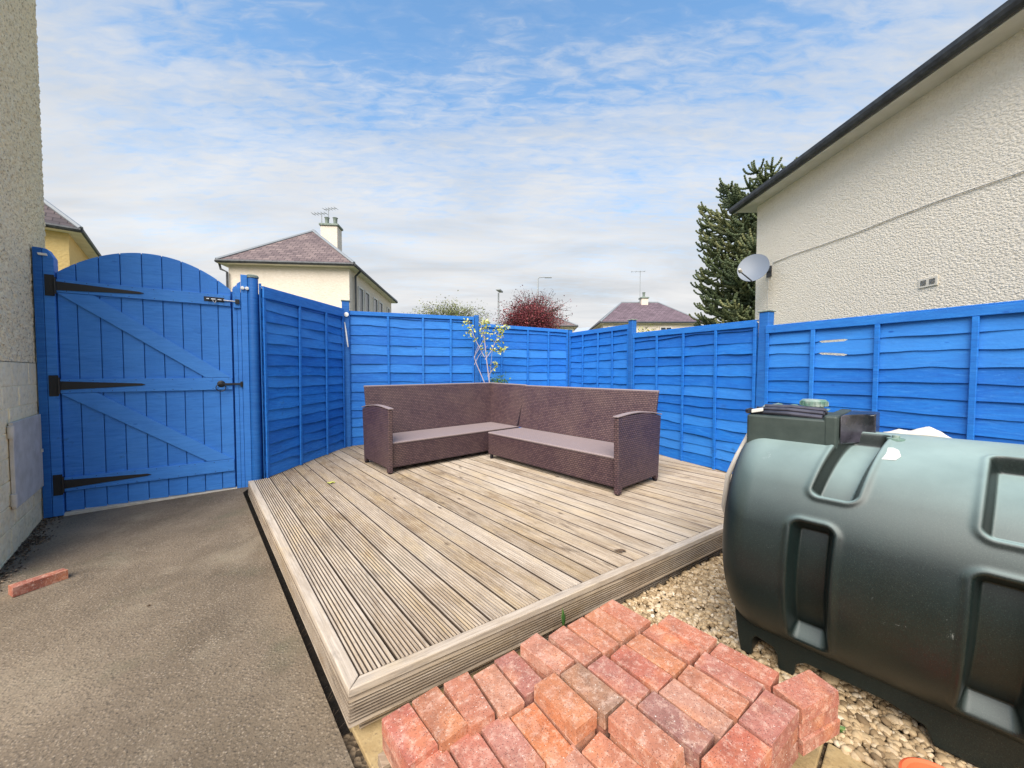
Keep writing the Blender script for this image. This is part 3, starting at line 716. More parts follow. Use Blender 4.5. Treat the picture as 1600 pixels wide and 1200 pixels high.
pp = thing('fence_post', 'dark blue rounded post squeezed between the gate post and the warped panel', 'post', gp(1.49, .08), 'blue fence posts')
mb = MB(); c_ = gp(1.478, 0, -.005); mb.lathe([(.056, .1), (.055, 1.2), (.054, 2.44), (.050, 2.452)], (c_[0], c_[1], 0), seg=20); mb.build('shaft', M['post'], pp, smooth=True)
mb = MB(); mb.lathe([(.060, 2.453), (.062, 2.475), (.05, 2.487), (.0, 2.489)], (c_[0], c_[1], 0), seg=20); mb.build('post_cap', M['cap'], pp, smooth=True)
MB().prism([gp(1.545, .18, -.0), gp(1.575, .18, -.0), gp(1.560, 2.40, 0), gp(1.535, 2.40, 0)], v3(gn * .03, 0)).build('packing_strip', M['post'], pp, bevel=.003)

# ------------------------------------------------------------------ near-left house: roughcast wall with painted masonry base and meter box
WK = np.array([-4.625, 3.75]); wdv = np.array([.666, -.746]); wdv /= np.linalg.norm(wdv); wn = np.array([-wdv[1], wdv[0]])
if wn @ np.array([1, 1]) < 0: wn = -wn                      # wn: out of the wall, towards the yard
hs = thing('house', 'near cream roughcast house wall beside the gate, filling the left edge', 'house', v3(WK, 0))
def rough_sheet(s0, s1, z0, z1, step, amp, corner):
    ns = int((s1 - s0) / step); nz = int((z1 - z0) / step)
    ss = np.linspace(s0, s1, ns + 1); zs = np.linspace(z0, z1, nz + 1)
    hgt = np.zeros((nz + 1, ns + 1))
    rr = np.random.default_rng(3)
    for frq, a_ in ((1, .55), (2, .45), (4, .3)):
        g = rr.random((nz // frq + 3, ns // frq + 3)); yi = np.arange(nz + 1) / frq; xi = np.arange(ns + 1) / frq
        y0 = yi.astype(int); x0 = xi.astype(int); fy = (yi - y0)[:, None]; fx = (xi - x0)[None, :]
        hgt += a_ * ((g[y0][:, x0] * (1 - fy) + g[y0 + 1][:, x0] * fy) * (1 - fx) + (g[y0][:, x0 + 1] * (1 - fy) + g[y0 + 1][:, x0 + 1] * fy) * fx)
    hgt = (hgt - hgt.mean()) * amp
    rad = .03; V__ = np.zeros((nz + 1, ns + 1, 3))
    for i, s in enumerate(ss):
        if s > rad: p = WK + wdv * s; nn = wn
        elif s > -rad * 1.57 + rad:
            an = (rad - s) / rad; an = min(an, PI / 2); c = WK + wdv * rad - wn * rad; nn = wn * math.cos(an) - wdv * math.sin(an); p = c + nn * rad
        else:
            e = (-rad * .57 - s); nn = -wdv; p = WK - wn * (rad + e)
        V__[:, i, 0] = p[0] + nn[0] * hgt[:, i]; V__[:, i, 1] = p[1] + nn[1] * hgt[:, i]; V__[:, i, 2] = zs
    idx = np.arange((nz + 1) * (ns + 1)).reshape(nz + 1, ns + 1)
    fs = np.stack([idx[:-1, :-1], idx[:-1, 1:], idx[1:, 1:], idx[1:, :-1]], -1).reshape(-1, 4)
    return V__.reshape(-1, 3), fs
Vr, Fr = rough_sheet(-.5, 1.9, 1.475, 5.6, .0105, .020, True)
mb = MB(); mb.v = [tuple(map(float, p)) for p in Vr]; mb.f = [tuple(map(int, f)) for f in Fr]; mb.t = [.5] * len(mb.f)
wl = mb.build('roughcast_wall', M['cast_near'], hs, smooth=True, sharp=0)
# painted masonry courses below
mb = MB(); z = -.1; row = 0
while z < 1.47:
    h_ = min(random.uniform(.15, .19), 1.473 - z); s = -.45 + random.uniform(-.1, .1)
    if 1.473 - z - h_ < .05: h_ = 1.473 - z
    while s < 1.7:
        l_ = random.uniform(.35, .6); a_, b_ = s + .003, s + l_ - .003; o_ = random.uniform(-.003, .003) + .004
        if b_ > .0:
            a_ = max(a_, .0)
            P = [WK + wdv * a_ + wn * o_, WK + wdv * b_ + wn * o_, WK + wdv * b_ - wn * .1, WK + wdv * a_ - wn * .1]
            mb.prism([v3(q, z + .003) for q in P], (0, 0, h_ - .006), random.random())
        s += l_
    z += h_; row += 1
mb.build('masonry_base', M['masonry'], hs, bevel=.004)
P = [WK + wdv * .01 - wn * .002, WK + wdv * 1.9 - wn * .002, WK + wdv * 1.9 - wn * 3, WK + wdv * .01 - wn * 3]
MB().prism([v3(q, -.2) for q in P], (0, 0, 1.66)).build('wall_core', M['masonry'], hs)
P = [WK + wdv * .06 - wn * .03, WK + wdv * 1.9 - wn * .03, WK + wdv * 1.9 - wn * 3, WK + wdv * .06 - wn * 3]
MB().prism([v3(q, 1.47) for q in P], (0, 0, 4.1)).build('upper_wall', M['cast_near'], hs)
# meter box
def wp(px, py): q = Vp(px, py, WK + wn * .01, WK + wn * .01 + wdv); return (q[:2] - WK) @ wdv, q[2]
m1 = wp(58, 646); m2 = wp(13, 662); m3 = wp(13, 800); m4 = wp(62, 762)
s0_, s1_ = m1[0], m2[0]; z1_, z0_ = (m1[1] + m2[1]) / 2, (m3[1] + m4[1]) / 2
def ws(s, z, o=0): q = WK + wdv * s + wn * o; return (q[0], q[1], z)
mx = MB().prism([ws(s0_, z0_, .008), ws(s1_, z0_, .008), ws(s1_, z1_, .008), ws(s0_, z1_, .008)], v3(wn * .022, 0)).build('meter_box_door', M['cloth'], hs, bevel=.004)
for z in (z1_ - .07, z0_ + .07): MB().tube([ws(s1_ + .012, z - .045, .022), ws(s1_ + .012, z + .045, .022)], .018, 10).build('hinge', M['cloth'], mx, smooth=True)
MB().box(ws(s0_ + .03, (z0_ + z1_) / 2, .034), (.02, .012, .03), v3(wdv, 0), v3(wn, 0)).build('latch', M['cloth'], mx, bevel=.002)

# dead leaves and grit along the foot of the wall
mb = MB()
for i in range(520):
    s = random.uniform(.0, 1.7) ** 1.0; o_ = abs(random.gauss(0, .05)) + .012
    if random.random() < .25: s = random.gauss(.75, .06); o_ = abs(random.gauss(.08, .04))
    p = WK + wdv * (s + .42) + wn * o_; r_ = random.uniform(.004, .014); a_ = random.uniform(0, 6.28)
    z = pathz(*p) + .004
    pts = [(p[0] + r_ * math.cos(a_ + k) * (1 if k_ % 2 else .6), p[1] + r_ * math.sin(a_ + k) * (1 if k_ % 2 else .6), z + random.uniform(0, .010)) for k_, k in enumerate((0, 1.3, 2.6, 3.7, 5))]
    mb.add(pts + [(p[0], p[1], z - .002)], [(0, 1, 5), (1, 2, 5), (2, 3, 5), (3, 4, 5), (4, 0, 5)], random.random())
tag(mb.build('leaf_litter', M['litter']), 'dry leaves and grit gathered along the foot of the house wall', 'leaf litter', kind='stuff')

# ------------------------------------------------------------------ hip-roofed houses
def hiphouse(name, label, K, fdir, sdir, fw, sw, ze, zr, wallm, roofm, ov=.3, ground=-.1, hipf=None):
    """K: wall corner; fdir along the front, sdir along the side (both unit, from K)"""
    h = thing(name, label, 'house', v3(K + fdir * fw / 2 + sdir * sw / 2, ground))
    K = np.array(K); c = [K, K + fdir * fw, K + fdir * fw + sdir * sw, K + sdir * sw]
    MB().prism([v3(q, ground) for q in c], (0, 0, ze - ground)).build('wall', M[wallm], h)
    e = [K - fdir * ov - sdir * ov, K + fdir * (fw + ov) - sdir * ov, K + fdir * (fw + ov) + sdir * (sw + ov), K - fdir * ov + sdir * (sw + ov)]
    MB().prism([v3(q, ze + .001) for q in e], (0, 0, .10)).build('soffit', M['soffit'], h)
    if fw <= sw:
        hl = fw / 2; r1 = K + fdir * fw / 2 + sdir * hl; r2 = K + fdir * fw / 2 + sdir * (sw - hl); faces = [(0, 1, 4), (1, 2, 5, 4), (2, 3, 5), (3, 0, 4, 5)]
    else:
        hl = sw / 2 if hipf is None else hipf; r1 = K + sdir * sw / 2 + fdir * hl; r2 = K + sdir * sw / 2 + fdir * (fw - hl); faces = [(0, 1, 5, 4), (1, 2, 5), (2, 3, 4, 5), (3, 0, 4)]
    vs = [v3(q, ze + .12) for q in e] + [v3(r1, zr), v3(r2, zr)]
    mb = MB().add(vs, faces + [(3, 2, 1, 0)])
    me_n = mb.build('roof', M[roofm], h)
    me_ = me_n.data; uvl = me_.uv_layers.new(name='UVMap')
    for p in me_.polygons:
        n = Vector(p.normal); a_ = Vector((0, 0, 1)).cross(n)
        if a_.length < .01: a_ = Vector((1, 0, 0))
        a_.normalize(); b_ = n.cross(a_)
        for li in p.loop_indices: q = me_.vertices[me_.loops[li].vertex_index].co; uvl.data[li].uv = (q.dot(a_), q.dot(b_))
    mb = MB()
    for a_, b_ in zip(e, e[1:] + e[:1]): mb.tube([v3(a_, ze + .08), v3(b_, ze + .08)], .075, 8)
    mb.build('gutter', M['gutter'], h)
    mb = MB(); rr = [v3(r1, zr), v3(r2, zr)]
    mb.tube(rr, .09, 8)
    for k_, q in enumerate(e):
        tgt = {0: r1, 1: (r1 if fw <= sw else r2), 2: r2, 3: (r2 if fw <= sw else r1)}[k_]; mb.tube([v3(q, ze + .14), v3(tgt, zr)], .07, 6)
    mb.build('ridge_tiles', M['ridge'], h)
    return h
def chimney(h, c, w_, d_, z0, z1, fdir, sdir, pots=2, matn='cream'):
    ch = MB().box(v3(c, (z0 + z1) / 2), (w_, d_, z1 - z0), v3(fdir, 0), v3(sdir, 0)).build('chimney', M[matn], h, bevel=.02)
    MB().box(v3(c, z1 + .06), (w_ + .14, d_ + .14, .12), v3(fdir, 0), v3(sdir, 0)).build('chimney_cap', M['cap'], ch, bevel=.02)
    for k_ in range(pots):
        q = np.array(c) + np.array(fdir) * ((k_ - (pots - 1) / 2) * w_ * .5)
        MB().lathe([(.12, 0), (.14, .08), (.10, .12), (.12, .42), (.15, .46), (.11, .48)], v3(q, z1 + .12), seg=12).build('chimney_pot', M['cap'], ch, smooth=True)
    return ch
def aerial(h, p, z0, z1, d, n_el=5, L_=.9, rad=.018):
    mb = MB(); mb.tube([v3(p, z0), v3(p, z1)], rad * 1.3, 6)
    d = np.array(d); c = np.array([-d[1], d[0]])
    mb.tube([v3(p - d * L_ * .35, z1 - .05), v3(p + d * L_ * .65, z1 - .05)], rad, 6)
    for k_ in range(n_el):
        q = p + d * L_ * (-.3 + k_ * .9 / (n_el - 1)); mb.tube([v3(q - c * .22, z1 - .05), v3(q + c * .22, z1 - .05)], rad * .7, 5)
    mb.build('aerial', M['lamp'], h)
def window(h, c, w_, ht, ex, out, mull=1, red=False, sill=True):
    ex = np.array(ex); out = np.array(out); c = np.array(c, float)
    f = MB()
    X = np.array([*ex, 0]); O = np.array([*out, 0]); Z = np.array([0, 0, 1.])
    t_ = .07
    for sx in (-1, 1): f.box(c + X * sx * (w_ / 2 - t_ / 2) + O * .03, (t_, .06, ht), X, O)
    for sz in (-1, 1): f.box(c + Z * sz * (ht / 2 - t_ / 2) + O * .03, (w_ - 2 * t_ - .004, .06, t_), X, O)
    for k_ in range(mull): f.box(c + X * ((k_ + 1) / (mull + 1) - .5) * w_ + O * .028, (.05, .05, ht - 2 * t_ - .004), X, O)
    fr = f.build('window', M['frame'], h)
    MB().box(c + O * .012, (w_ - .1, .014, ht - .1), X, O).build('pane', M['glass'], fr)
    if sill: MB().box(c - Z * (ht / 2 + .07) + O * .07, (w_ + .24, .2, .12), X, O).build('sill', M['soffit'], fr)
    return fr

# cream house behind the fence (hip end facing us)
K = np.array([-6.92 * 16.25 / 16.25 + .0, 16.55]); K = np.array([(548 - 800) / F * 16.55, 16.55])
sd1 = np.array([-.099, .995]); fd1 = -np.array([.995, .099])
h1 = hiphouse('house', 'cream house with brown slate hip roof, rising behind the fence left of centre', K, fd1, sd1, 4.95, 8.3, 5.93, 8.35, 'cream', 'slate')
for d_, wd in ((.85, .75), (1.9, .75), (3.5, .8), (4.65, .8), (6.6, .6)):
    window(h1, (*(K + sd1 * (d_ + .7)), 4.75), wd, 1.35, sd1, (.995, .099), 0, sill=d_ in (1.9, 4.65))
MB().box((*(K + sd1 * 4.85 + np.array([.15, 0])), 3.95), (2.0, .25, .22), v3(sd1, 0), (.995, .099, 0)).build('window_box_flowers', M['redflower'], h1)
mb = MB(); q = K + sd1 * .55 + np.array([.1, 0]); mb.tube([v3(q + np.array([.25, 0]), 5.95), v3(q, 5.7), v3(q, 0)], .05, 8); mb.build('downpipe', M['gutter'], h1)
q = K + fd1 * 4.95 - sd1 * .1; mb = MB(); mb.tube([v3(q + fd1 * .3, 5.95), v3(q + fd1 * .25, 5.72), v3(q, 5.6), v3(q, 0)], .045, 8); mb.build('downpipe', M['gutter'], h1)
cp = np.array([(521.5 - 800) / F * 22, 22.0]); chimney(h1, cp, .92, .75, 7.6, 9.72, (.995, .1), (-.1, .995), 2, 'cream')
aerial(h1, cp + np.array([-.55, 0]), 8.8, 10.6, (-.95, .1)); aerial(h1, cp + np.array([-.2, .1]), 9.7, 10.9, (.9, -.2))
# yellow house far left
K = np.array([(116 - 800) / F * 11.85, 11.85]); sd2 = np.array([-.663, .749]); fd2 = np.array([-.749, -.663])
h2 = hiphouse('house', 'yellow house with dark slate roof behind the left end of the gate', K, fd2, sd2, 6.5, 4.0, 5.72, 8.2, 'yellow', 'slate_dark', hipf=2.0)
# small house in the middle distance
K = np.array([(942 - 800) / F * 31.3, 31.3])
h3 = hiphouse('house', 'small cream house with purple slate roof and single chimney, right of centre', K, np.array([1., 0]), np.array([.06, .998]), 8.0, 7.0, 5.35, 7.75, 'cream', 'slate_purple', hipf=2.3)
cp = np.array([(1008 - 800) / F * 34, 34.6]); chimney(h3, cp, .62, .6, 7.0, 8.05, (1, 0), (0, 1), 1); aerial(h3, cp + np.array([-.35, 0]), 7.5, 10.6, (-.9, .1), 4, 1.4, .022)
window(h3, ((1039 - 800) / F * 31.3, 31.25, 4.55), 1.0, 1.1, (1, 0), (0, -1), 1)
window(h3, ((956 - 800) / F * 31.3, 31.25, 4.75), .75, .8, (1, 0), (0, -1), 0)
# house mostly behind the copper tree
K = np.array([(784 - 800) / F * 33, 33.]); h4 = hiphouse('house', 'cream house with brown roof mostly hidden by the copper-leaved tree', K, np.array([1., 0]), np.array([.06, .998]), 6.35, 7, 5.25, 7.3, 'cream', 'slate', hipf=2.6)

# ------------------------------------------------------------------ large white house on the right
XW = 4.87; YC = 7.52; ZS = 4.66
h5 = thing('house', 'big off-white roughcast house looming over the right-hand fence', 'house', (XW + 2, 3, 0))
MB().prism([(XW, -4, -.1), (XW + 8, -4, -.1), (XW + 8, YC, -.1), (XW, YC, -.1)], (0, 0, ZS + .1)).build('wall', M['cast_right'], h5)
MB().prism([(XW - .24, -4, ZS + .001), (XW + 8, -4, ZS + .001), (XW + 8, YC + .28, ZS + .001), (XW - .24, YC + .28, ZS + .001)], (0, 0, .05)).build('soffit', M['soffit'], h5)
MB().prism([(XW - .27, -4, ZS - .005), (XW - .241, -4, ZS - .005), (XW - .241, YC + .31, ZS - .005), (XW - .27, YC + .31, ZS - .005)], (0, 0, .13)).build('fascia_board', M['soffit'], h5)
def gutter_profile(a0, b0, nrm, nm):
    nrm = np.array(nrm); mb = MB(); pr = [(0.0, .06), (.0, .0), (.02, -.035), (.06, -.045), (.10, -.03), (.115, .01), (.115, .062), (.105, .062), (.10, .01), (.06, -.03), (.02, -.02), (.012, .06)]
    vs = []
    for q in (a0, b0):
        for o_, z in pr: p = np.array(q) + nrm * o_; vs.append((p[0], p[1], ZS + .03 + z))
    m = len(pr); mb.add(vs, [(i, (i + 1) % m, (i + 1) % m + m, i + m) for i in range(m)]); mb.add(vs[:m], [tuple(range(m))]); mb.add(vs[m:], [tuple(reversed(range(m)))])
    y = a0[1]
    return mb.build(nm, M['gutter'], h5)
gutter_profile((XW - .272, -4.0), (XW - .272, YC + .32), (-1, 0), 'gutter')
rf = MB(); e = [(XW - .33, -4, ZS + .12), (XW - .33, YC + .38, ZS + .12), (XW + 8, YC + .38, ZS + .12), (XW + 8, -4, ZS + .12), (XW + 3.8, YC - 3.5, ZS + 2.6), (XW + 3.8, -4, ZS + 2.6)]
rf.add(e, [(0, 5, 4, 1), (1, 4, 2), (2, 4, 5, 3)]); rf.prism([(XW - .33, -4, ZS + .095), (XW - .30, -4, ZS + .095), (XW - .30, YC + .38, ZS + .095), (XW - .33, YC + .38, ZS + .095)], (0, 0, .024))
ro = rf.build('roof', M['slate_dark'], h5); boxuv(ro.data, 0)
# cable clipped along the wall
cpts = []
for k_ in range(15):
    y = 7.02 - k_ * .55; cpts.append((XW - .012, y, 3.42 - .018 * k_ + .012 * math.sin(k_ * 1.7)))
MB().tube(cpts, .0065, 6).build('cable', M['frame'], h5)
MB().tube([(XW - .012, 7.12, 3.25), (XW - .014, 7.14, 2.9), (XW - .012, 7.13, 2.62)], .005, 6).build('cable', M['frame'], h5)
# air vent
vy0 = XW * F / (1461 - 800); vy1 = XW * F / (1431 - 800)
vz = 2.44
vt = MB().prism([(XW - .002, vy0, vz - .055), (XW - .002, vy1, vz - .055), (XW - .002, vy1, vz + .055), (XW - .002, vy0, vz + .055)], (-.012, 0, 0)).build('air_vent', M['soffit'], h5, bevel=.004)
mb = MB()
for a_ in (.27, .73):
    yc = vy0 + (vy1 - vy0) * a_
    for k_ in range(5): mb.box((XW - .0155, yc, vz - .026 + k_ * .013), (.003, (vy1 - vy0) * .30, .006))
mb.build('vent_slots', M['gutter'], vt)
# satellite dish
dc = np.array([4.50, 7.02, 3.30]); dn = Vector((-.62, -.70, .34)).normalized()
ds = thing('satellite_dish', 'grey satellite dish on the far corner of the big white house', 'satellite dish', (XW, 7.1, 3.3))
mb = MB(); a_ = Vector((0, 0, 1)).cross(dn).normalized(); b_ = dn.cross(a_); vs = []; NR, NS = 8, 32
for side_ in (0, 1):
    for i in range(NR + 1):
        r_ = i / NR
        for k_ in range(NS):
            an = 2 * PI * k_ / NS; p = Vector(dc) + a_ * math.cos(an) * r_ * .255 + b_ * math.sin(an) * r_ * .285 + dn * (.055 * r_ * r_ - .006 * side_); vs.append(p)
o2 = (NR + 1) * NS
fs = [(i * NS + k_, i * NS + (k_ + 1) % NS, (i + 1) * NS + (k_ + 1) % NS, (i + 1) * NS + k_) for i in range(NR) for k_ in range(NS)]
fs += [tuple(x + o2 for x in reversed(f)) for f in fs] + [(NR * NS + k_, NR * NS + (k_ + 1) % NS, o2 + NR * NS + (k_ + 1) % NS, o2 + NR * NS + k_) for k_ in range(NS)]
mb.add(vs, fs); mb.build('reflector', M['dish'], ds, smooth=True)
lnb = Vector(dc) + dn * .24 - b_ * .17 - a_ * .16 * (1 if a_.x > 0 else -1)
MB().tube([Vector(dc) - b_ * .27 + dn * .02, Vector(dc) - b_ * .30 + dn * .1, lnb], .012, 8).build('feed_arm', M['gutter'], ds, smooth=True)
MB().lathe([(.0, 0), (.032, .003), (.032, .05), (.02, .09), (0, .095)], lnb, tuple(dn), 14).build('feed_horn', M['cloth'], ds, smooth=True)
mb = MB(); mb.tube([Vector(dc) - dn * .02, Vector((4.72, 7.12, 3.28)), Vector((XW, 7.12, 3.28))], .02, 8); mb.box((XW - .012, 7.12, 3.28), (.02, .12, .2)); mb.build('bracket', M['gutter'], ds)

# ------------------------------------------------------------------ street lamps
l1 = thing('street_lamp', 'near grey street lamp seen end-on above the copper-leaved tree', 'street lamp', ((779 - 800) / F * 31, 31, 0), 'street lamps beyond the fence')
x1 = (779 - 800) / F * 31
MB().tube([(x1, 31, -.1), (x1, 31, 3), (x1, 31, 7.85)], [.11, .09, .065], 10).build('pole', M['lamp'], l1, smooth=True)
mb = MB(); mb.box((x1 + .1, 30.6, 7.95), (.34, 1.0, .14), ey=(.25, 1, 0)); mb.build('lamp_head', M['lamp'], l1, bevel=.04)
x2 = (840 - 800) / F * 40
l2 = thing('street_lamp', 'farther street lamp whose thin arm reaches to the right', 'street lamp', (x2, 40, 0), 'street lamps beyond the fence')
MB().tube([(x2, 40, -.1), (x2, 40, 11.2), (x2 + .12, 40, 11.35), (x2 + .8, 40, 11.38)], [.10, .07, .055, .04], 10).build('pole', M['lamp'], l2, smooth=True)
MB().box((x2 + 1.1, 40, 11.35), (.75, .24, .10)).build('lamp_head', M['lamp'], l2, bevel=.03)

# ------------------------------------------------------------------ trees and shrubs
def leaf(mb, p, size, rn, tone, long=1.6):
    a_ = Vector((rn.gauss(0, 1), rn.gauss(0, 1), rn.gauss(0, .8))).normalized(); b_ = a_.orthogonal().normalized()
    b_ = (Matrix.Rotation(rn.uniform(0, 6.28), 3, a_) @ b_); p = Vector(p); L_ = size * long; W_ = size * .5; nn = a_.cross(b_) * size * .15
    mb.add([p, p + a_ * L_ * .5 + b_ * W_ + nn, p + a_ * L_, p + a_ * L_ * .5 - b_ * W_ + nn], [(0, 1, 2), (0, 2, 3)], tone)
def bushy_tree(name, label, cat, base, top, rx, ry, z0, leafm, nb, nl, lsize, seed, twig=.01, spread=.5, sparse=1.0, group=None, barkm='bark'):
    rn = random.Random(seed); th = thing(name, label, cat, base, group); tr = MB(); lf = MB(); B = Vector(base)
    cz = (z0 + top) / 2; hz = (top - z0) / 2
    tr.tube([B, B + Vector((.05, 0, (z0 - B.z) * .6)), Vector((B.x, B.y, z0 + hz * .4))], [.09, .07, .05], 8)
    for i in range(nb):
        u_ = rn.uniform(-1, 1); ph = rn.uniform(0, 2 * PI); rr = rn.uniform(.25, 1) ** .5; s_ = math.sqrt(1 - u_ * u_)
        irr = rn.uniform(.82, 1.12)
        tip = Vector((B.x + rx * rr * s_ * math.cos(ph) * irr, B.y + ry * rr * s_ * math.sin(ph) * irr, cz + hz * rr * u_ * irr))
        st = Vector((B.x, B.y, z0 - .3)).lerp(Vector((B.x, B.y, cz)), rn.random())
        md = st.lerp(tip, .5) + Vector((rn.gauss(0, .08), rn.gauss(0, .08), rn.uniform(0, .15) * hz))
        pts = [st.lerp(md, k_ / 2) for k_ in range(2)] + [md.lerp(tip, k_ / 3) for k_ in range(4)]
        tr.tube(pts, [twig * (1.9 - 1.5 * k_ / 5) for k_ in range(6)], 4, cap=False)
        cl_t = rn.betavariate(2, 2)
        for j in range(nl):
            c_ = md.lerp(tip, rn.uniform(.15, 1.08)); c_ = c_ + Vector((rn.gauss(0, spread), rn.gauss(0, spread), rn.gauss(0, spread))) * .22
            leaf(lf, c_, lsize * rn.uniform(.6, 1.2), rn, min(1, max(0, cl_t + rn.gauss(0, .18))))
    tr.build('branches', M[barkm], th); lf.build('foliage', M[leafm], th)
    return th
bushy_tree('shrub', 'tall thin yellow-green shrub showing above the back fence, left of the lamp post', 'shrub', ((700 - 800) / F * 14, 14, 0), 4.02, 1.65, 1.2, 2.6, 'shrubleaf', 330, 26, .038, 41, .006, .55)
bushy_tree('shrub', 'sparse twiggy shrub showing beside the end of the cream house', 'shrub', ((648 - 800) / F * 15, 15, 0), 3.75, .8, .8, 2.4, 'shrubleaf', 90, 12, .035, 43, .005, .5)
bushy_tree('tree', 'copper tree with dark red leaves behind the back fence', 'tree', ((826 - 800) / F * 15.5, 15.5, 0), 4.35, 1.45, 1.3, 2.2, 'redleaf', 520, 44, .042, 47, .007, .6)
bushy_tree('tree', 'wispy dark-leaved tree with bare twigs rising behind the copper tree', 'tree', ((838 - 800) / F * 17, 17, 0), 5.15, 1.75, 1.2, 3.2, 'redleaf', 240, 9, .045, 53, .009, .35)
bushy_tree('bush', 'small round yellow-green bush showing above the right-hand fence', 'bush', ((1008 - 800) / F * 11, 11, 0), 2.72, .40, .4, 1.7, 'yellowbush', 120, 30, .035, 59, .005, .5)

# sapling in the corner behind the sofa
rn = random.Random(5); sb = np.array([-.27, 6.50])
sp = thing('sapling', 'thin sapling with pale bare stems and yellow-white leaf clusters behind the sofa corner', 'sapling', v3(sb, ZD)); st = MB(); lf = MB()
def SP(px, py, dy=0): q = Dp(px, py, 6.5 + dy); return Vector(q)
stems = [([(772, 700), (770, 640), (765, 600), (760, 560), (757, 530), (755, 512)], .013), ([(757, 598), (745, 570), (741, 558), (748, 545), (757, 528)], .008), ([(757, 558), (745, 535), (735, 512), (730, 498)], .007),
         ([(758, 562), (768, 548), (776, 530), (782, 512), (786, 502)], .007), ([(762, 588), (772, 575), (778, 568)], .005), ([(741, 570), (748, 556), (762, 540)], .005), ([(754, 525), (752, 510), (757, 498)], .005), ([(765, 590), (768, 560), (770, 540)], .004),
         ([(741, 560), (744, 548), (748, 540)], .005), ([(776, 530), (788, 527)], .004), ([(782, 512), (792, 510)], .004)]
for pts, r_ in stems:
    dy = rn.uniform(-.12, .12) if r_ < .01 else 0
    st.tube([SP(x, y, dy * k_ / len(pts)) for k_, (x, y) in enumerate(pts)], [r_ * (1 - .6 * k_ / len(pts)) for k_ in range(len(pts))], 6)
for (x, y, n__, sp_) in [(731, 503, 22, .05), (736, 513, 14, .04), (733, 520, 12, .04), (757, 508, 60, .07), (757, 520, 26, .05), (760, 528, 14, .04), (779, 514, 34, .055), (783, 523, 16, .04), (777, 532, 22, .045), (781, 545, 20, .04), (788, 545, 14, .03), (770, 547, 12, .035), (791, 511, 14, .03), (766, 522, 8, .03), (742, 530, 8, .03), (774, 570, 14, .035), (768, 576, 6, .03), (750, 544, 8, .03), (757, 552, 5, .02)]:
    for j in range(n__):
        leaf(lf, SP(x, y, rn.uniform(-.08, .08)) + Vector((rn.gauss(0, sp_), rn.gauss(0, sp_), rn.gauss(0, sp_))) * .8, .034, rn, rn.random())
st.build('stems', M['paletwig'], sp); lf.build('leaves', M['blossom'], sp)
wd_ = MB(); 
for j in range(60):
    q = SP(777 + rn.gauss(0, 7), 600 - abs(rn.gauss(0, 7)), .1); wd_.tube([Vector((sb[0] + .1, 6.6, 1.0)), q], [.004, .002], 4); leaf(wd_, q, .03, rn, rn.random())
tag(wd_.build('weed', M['weed']), 'tuft of pale green weed just peeping over the sofa corner', 'weed')

# monkey puzzle
def monkey():
    rn = random.Random(11); D0 = 13.2; bx = (1196 - 800) / F * D0
    th = thing('monkey_puzzle_tree', 'dark monkey puzzle tree with rope-like upturned branches beside the white house', 'tree', (bx, D0, 0))
    MB().tube([(bx, D0, -.1), (bx, D0, 4), (bx + .05, D0, 7.7)], [.28, .2, .06], 12).build('trunk', M['bark'], th, smooth=True)
    cr = MB()
    def rope(p0, d0, L_, r0, up, depth, tone):
        n = 7; p = Vector(p0); d = Vector(d0).normalized(); pts = [p.copy()]
        for k_ in range(n):
            d = (d + Vector((rn.gauss(0, .05), rn.gauss(0, .05), up * (k_ / n) * .55))).normalized(); p = p + d * L_ / n; pts.append(p.copy())
        m = 14; pp_ = []; rr = []
        for k_ in range(m + 1):
            f = k_ / m * n; i = min(int(f), n - 1); pp_.append(pts[i].lerp(pts[i + 1], f - i)); rr.append(r0 * (1.18 if k_ % 2 else .72) * (1 - .25 * k_ / m))
        cr.tube(pp_, rr, 6, tone=tone)
        return pts
    nlev = 34
    for lv in range(nlev):
        z = 1.5 + 5.95 * lv / (nlev - 1); f = (z - 1.5) / 5.95
        reach = 2.75 * (1 - .16 * f) * (1 if f < .93 else .75); reach *= rn.uniform(.86, 1.08)
        if f < .18: reach *= 1.12
        nb = 8
        ph0 = rn.uniform(0, 6.28)
        for b_ in range(nb):
            ph = ph0 + b_ * 2 * PI / nb + rn.gauss(0, .15)
            if -.15 < math.sin(ph) and math.cos(ph) > .25: continue        # far side behind the white house
            hd = Vector((math.cos(ph), math.sin(ph), 0)); tone = rn.betavariate(2, 2.2)
            main = rope((bx, D0, z), hd + Vector((0, 0, .05 - .32 * (1 - f))), reach * .8, .055, .42, 0, tone)
            for k_ in range(1, 8):
                for sgn in (-1, 1):
                    if rn.random() < .12: continue
                    q = main[min(k_, 7)]; side = Vector((-hd.y, hd.x, 0)) * sgn
                    dd = hd * rn.uniform(.5, .9) + side * rn.uniform(.5, 1.0) + Vector((0, 0, rn.uniform(-.5, .1)))
                    rope(q, dd, rn.uniform(.42, .78) * (1.1 - .4 * f), .040, rn.uniform(.8, 1.35), 1, min(1, max(0, tone + rn.gauss(.05, .2))))
            for j in range(3):
                rope(main[-1], hd + Vector((rn.gauss(0, .5), rn.gauss(0, .5), rn.uniform(-.2, .4))), rn.uniform(.3, .55), .040, 1.1, 1, min(1, max(0, tone + .1)))
    cr.build('crown', M['monkey'], th)
monkey()

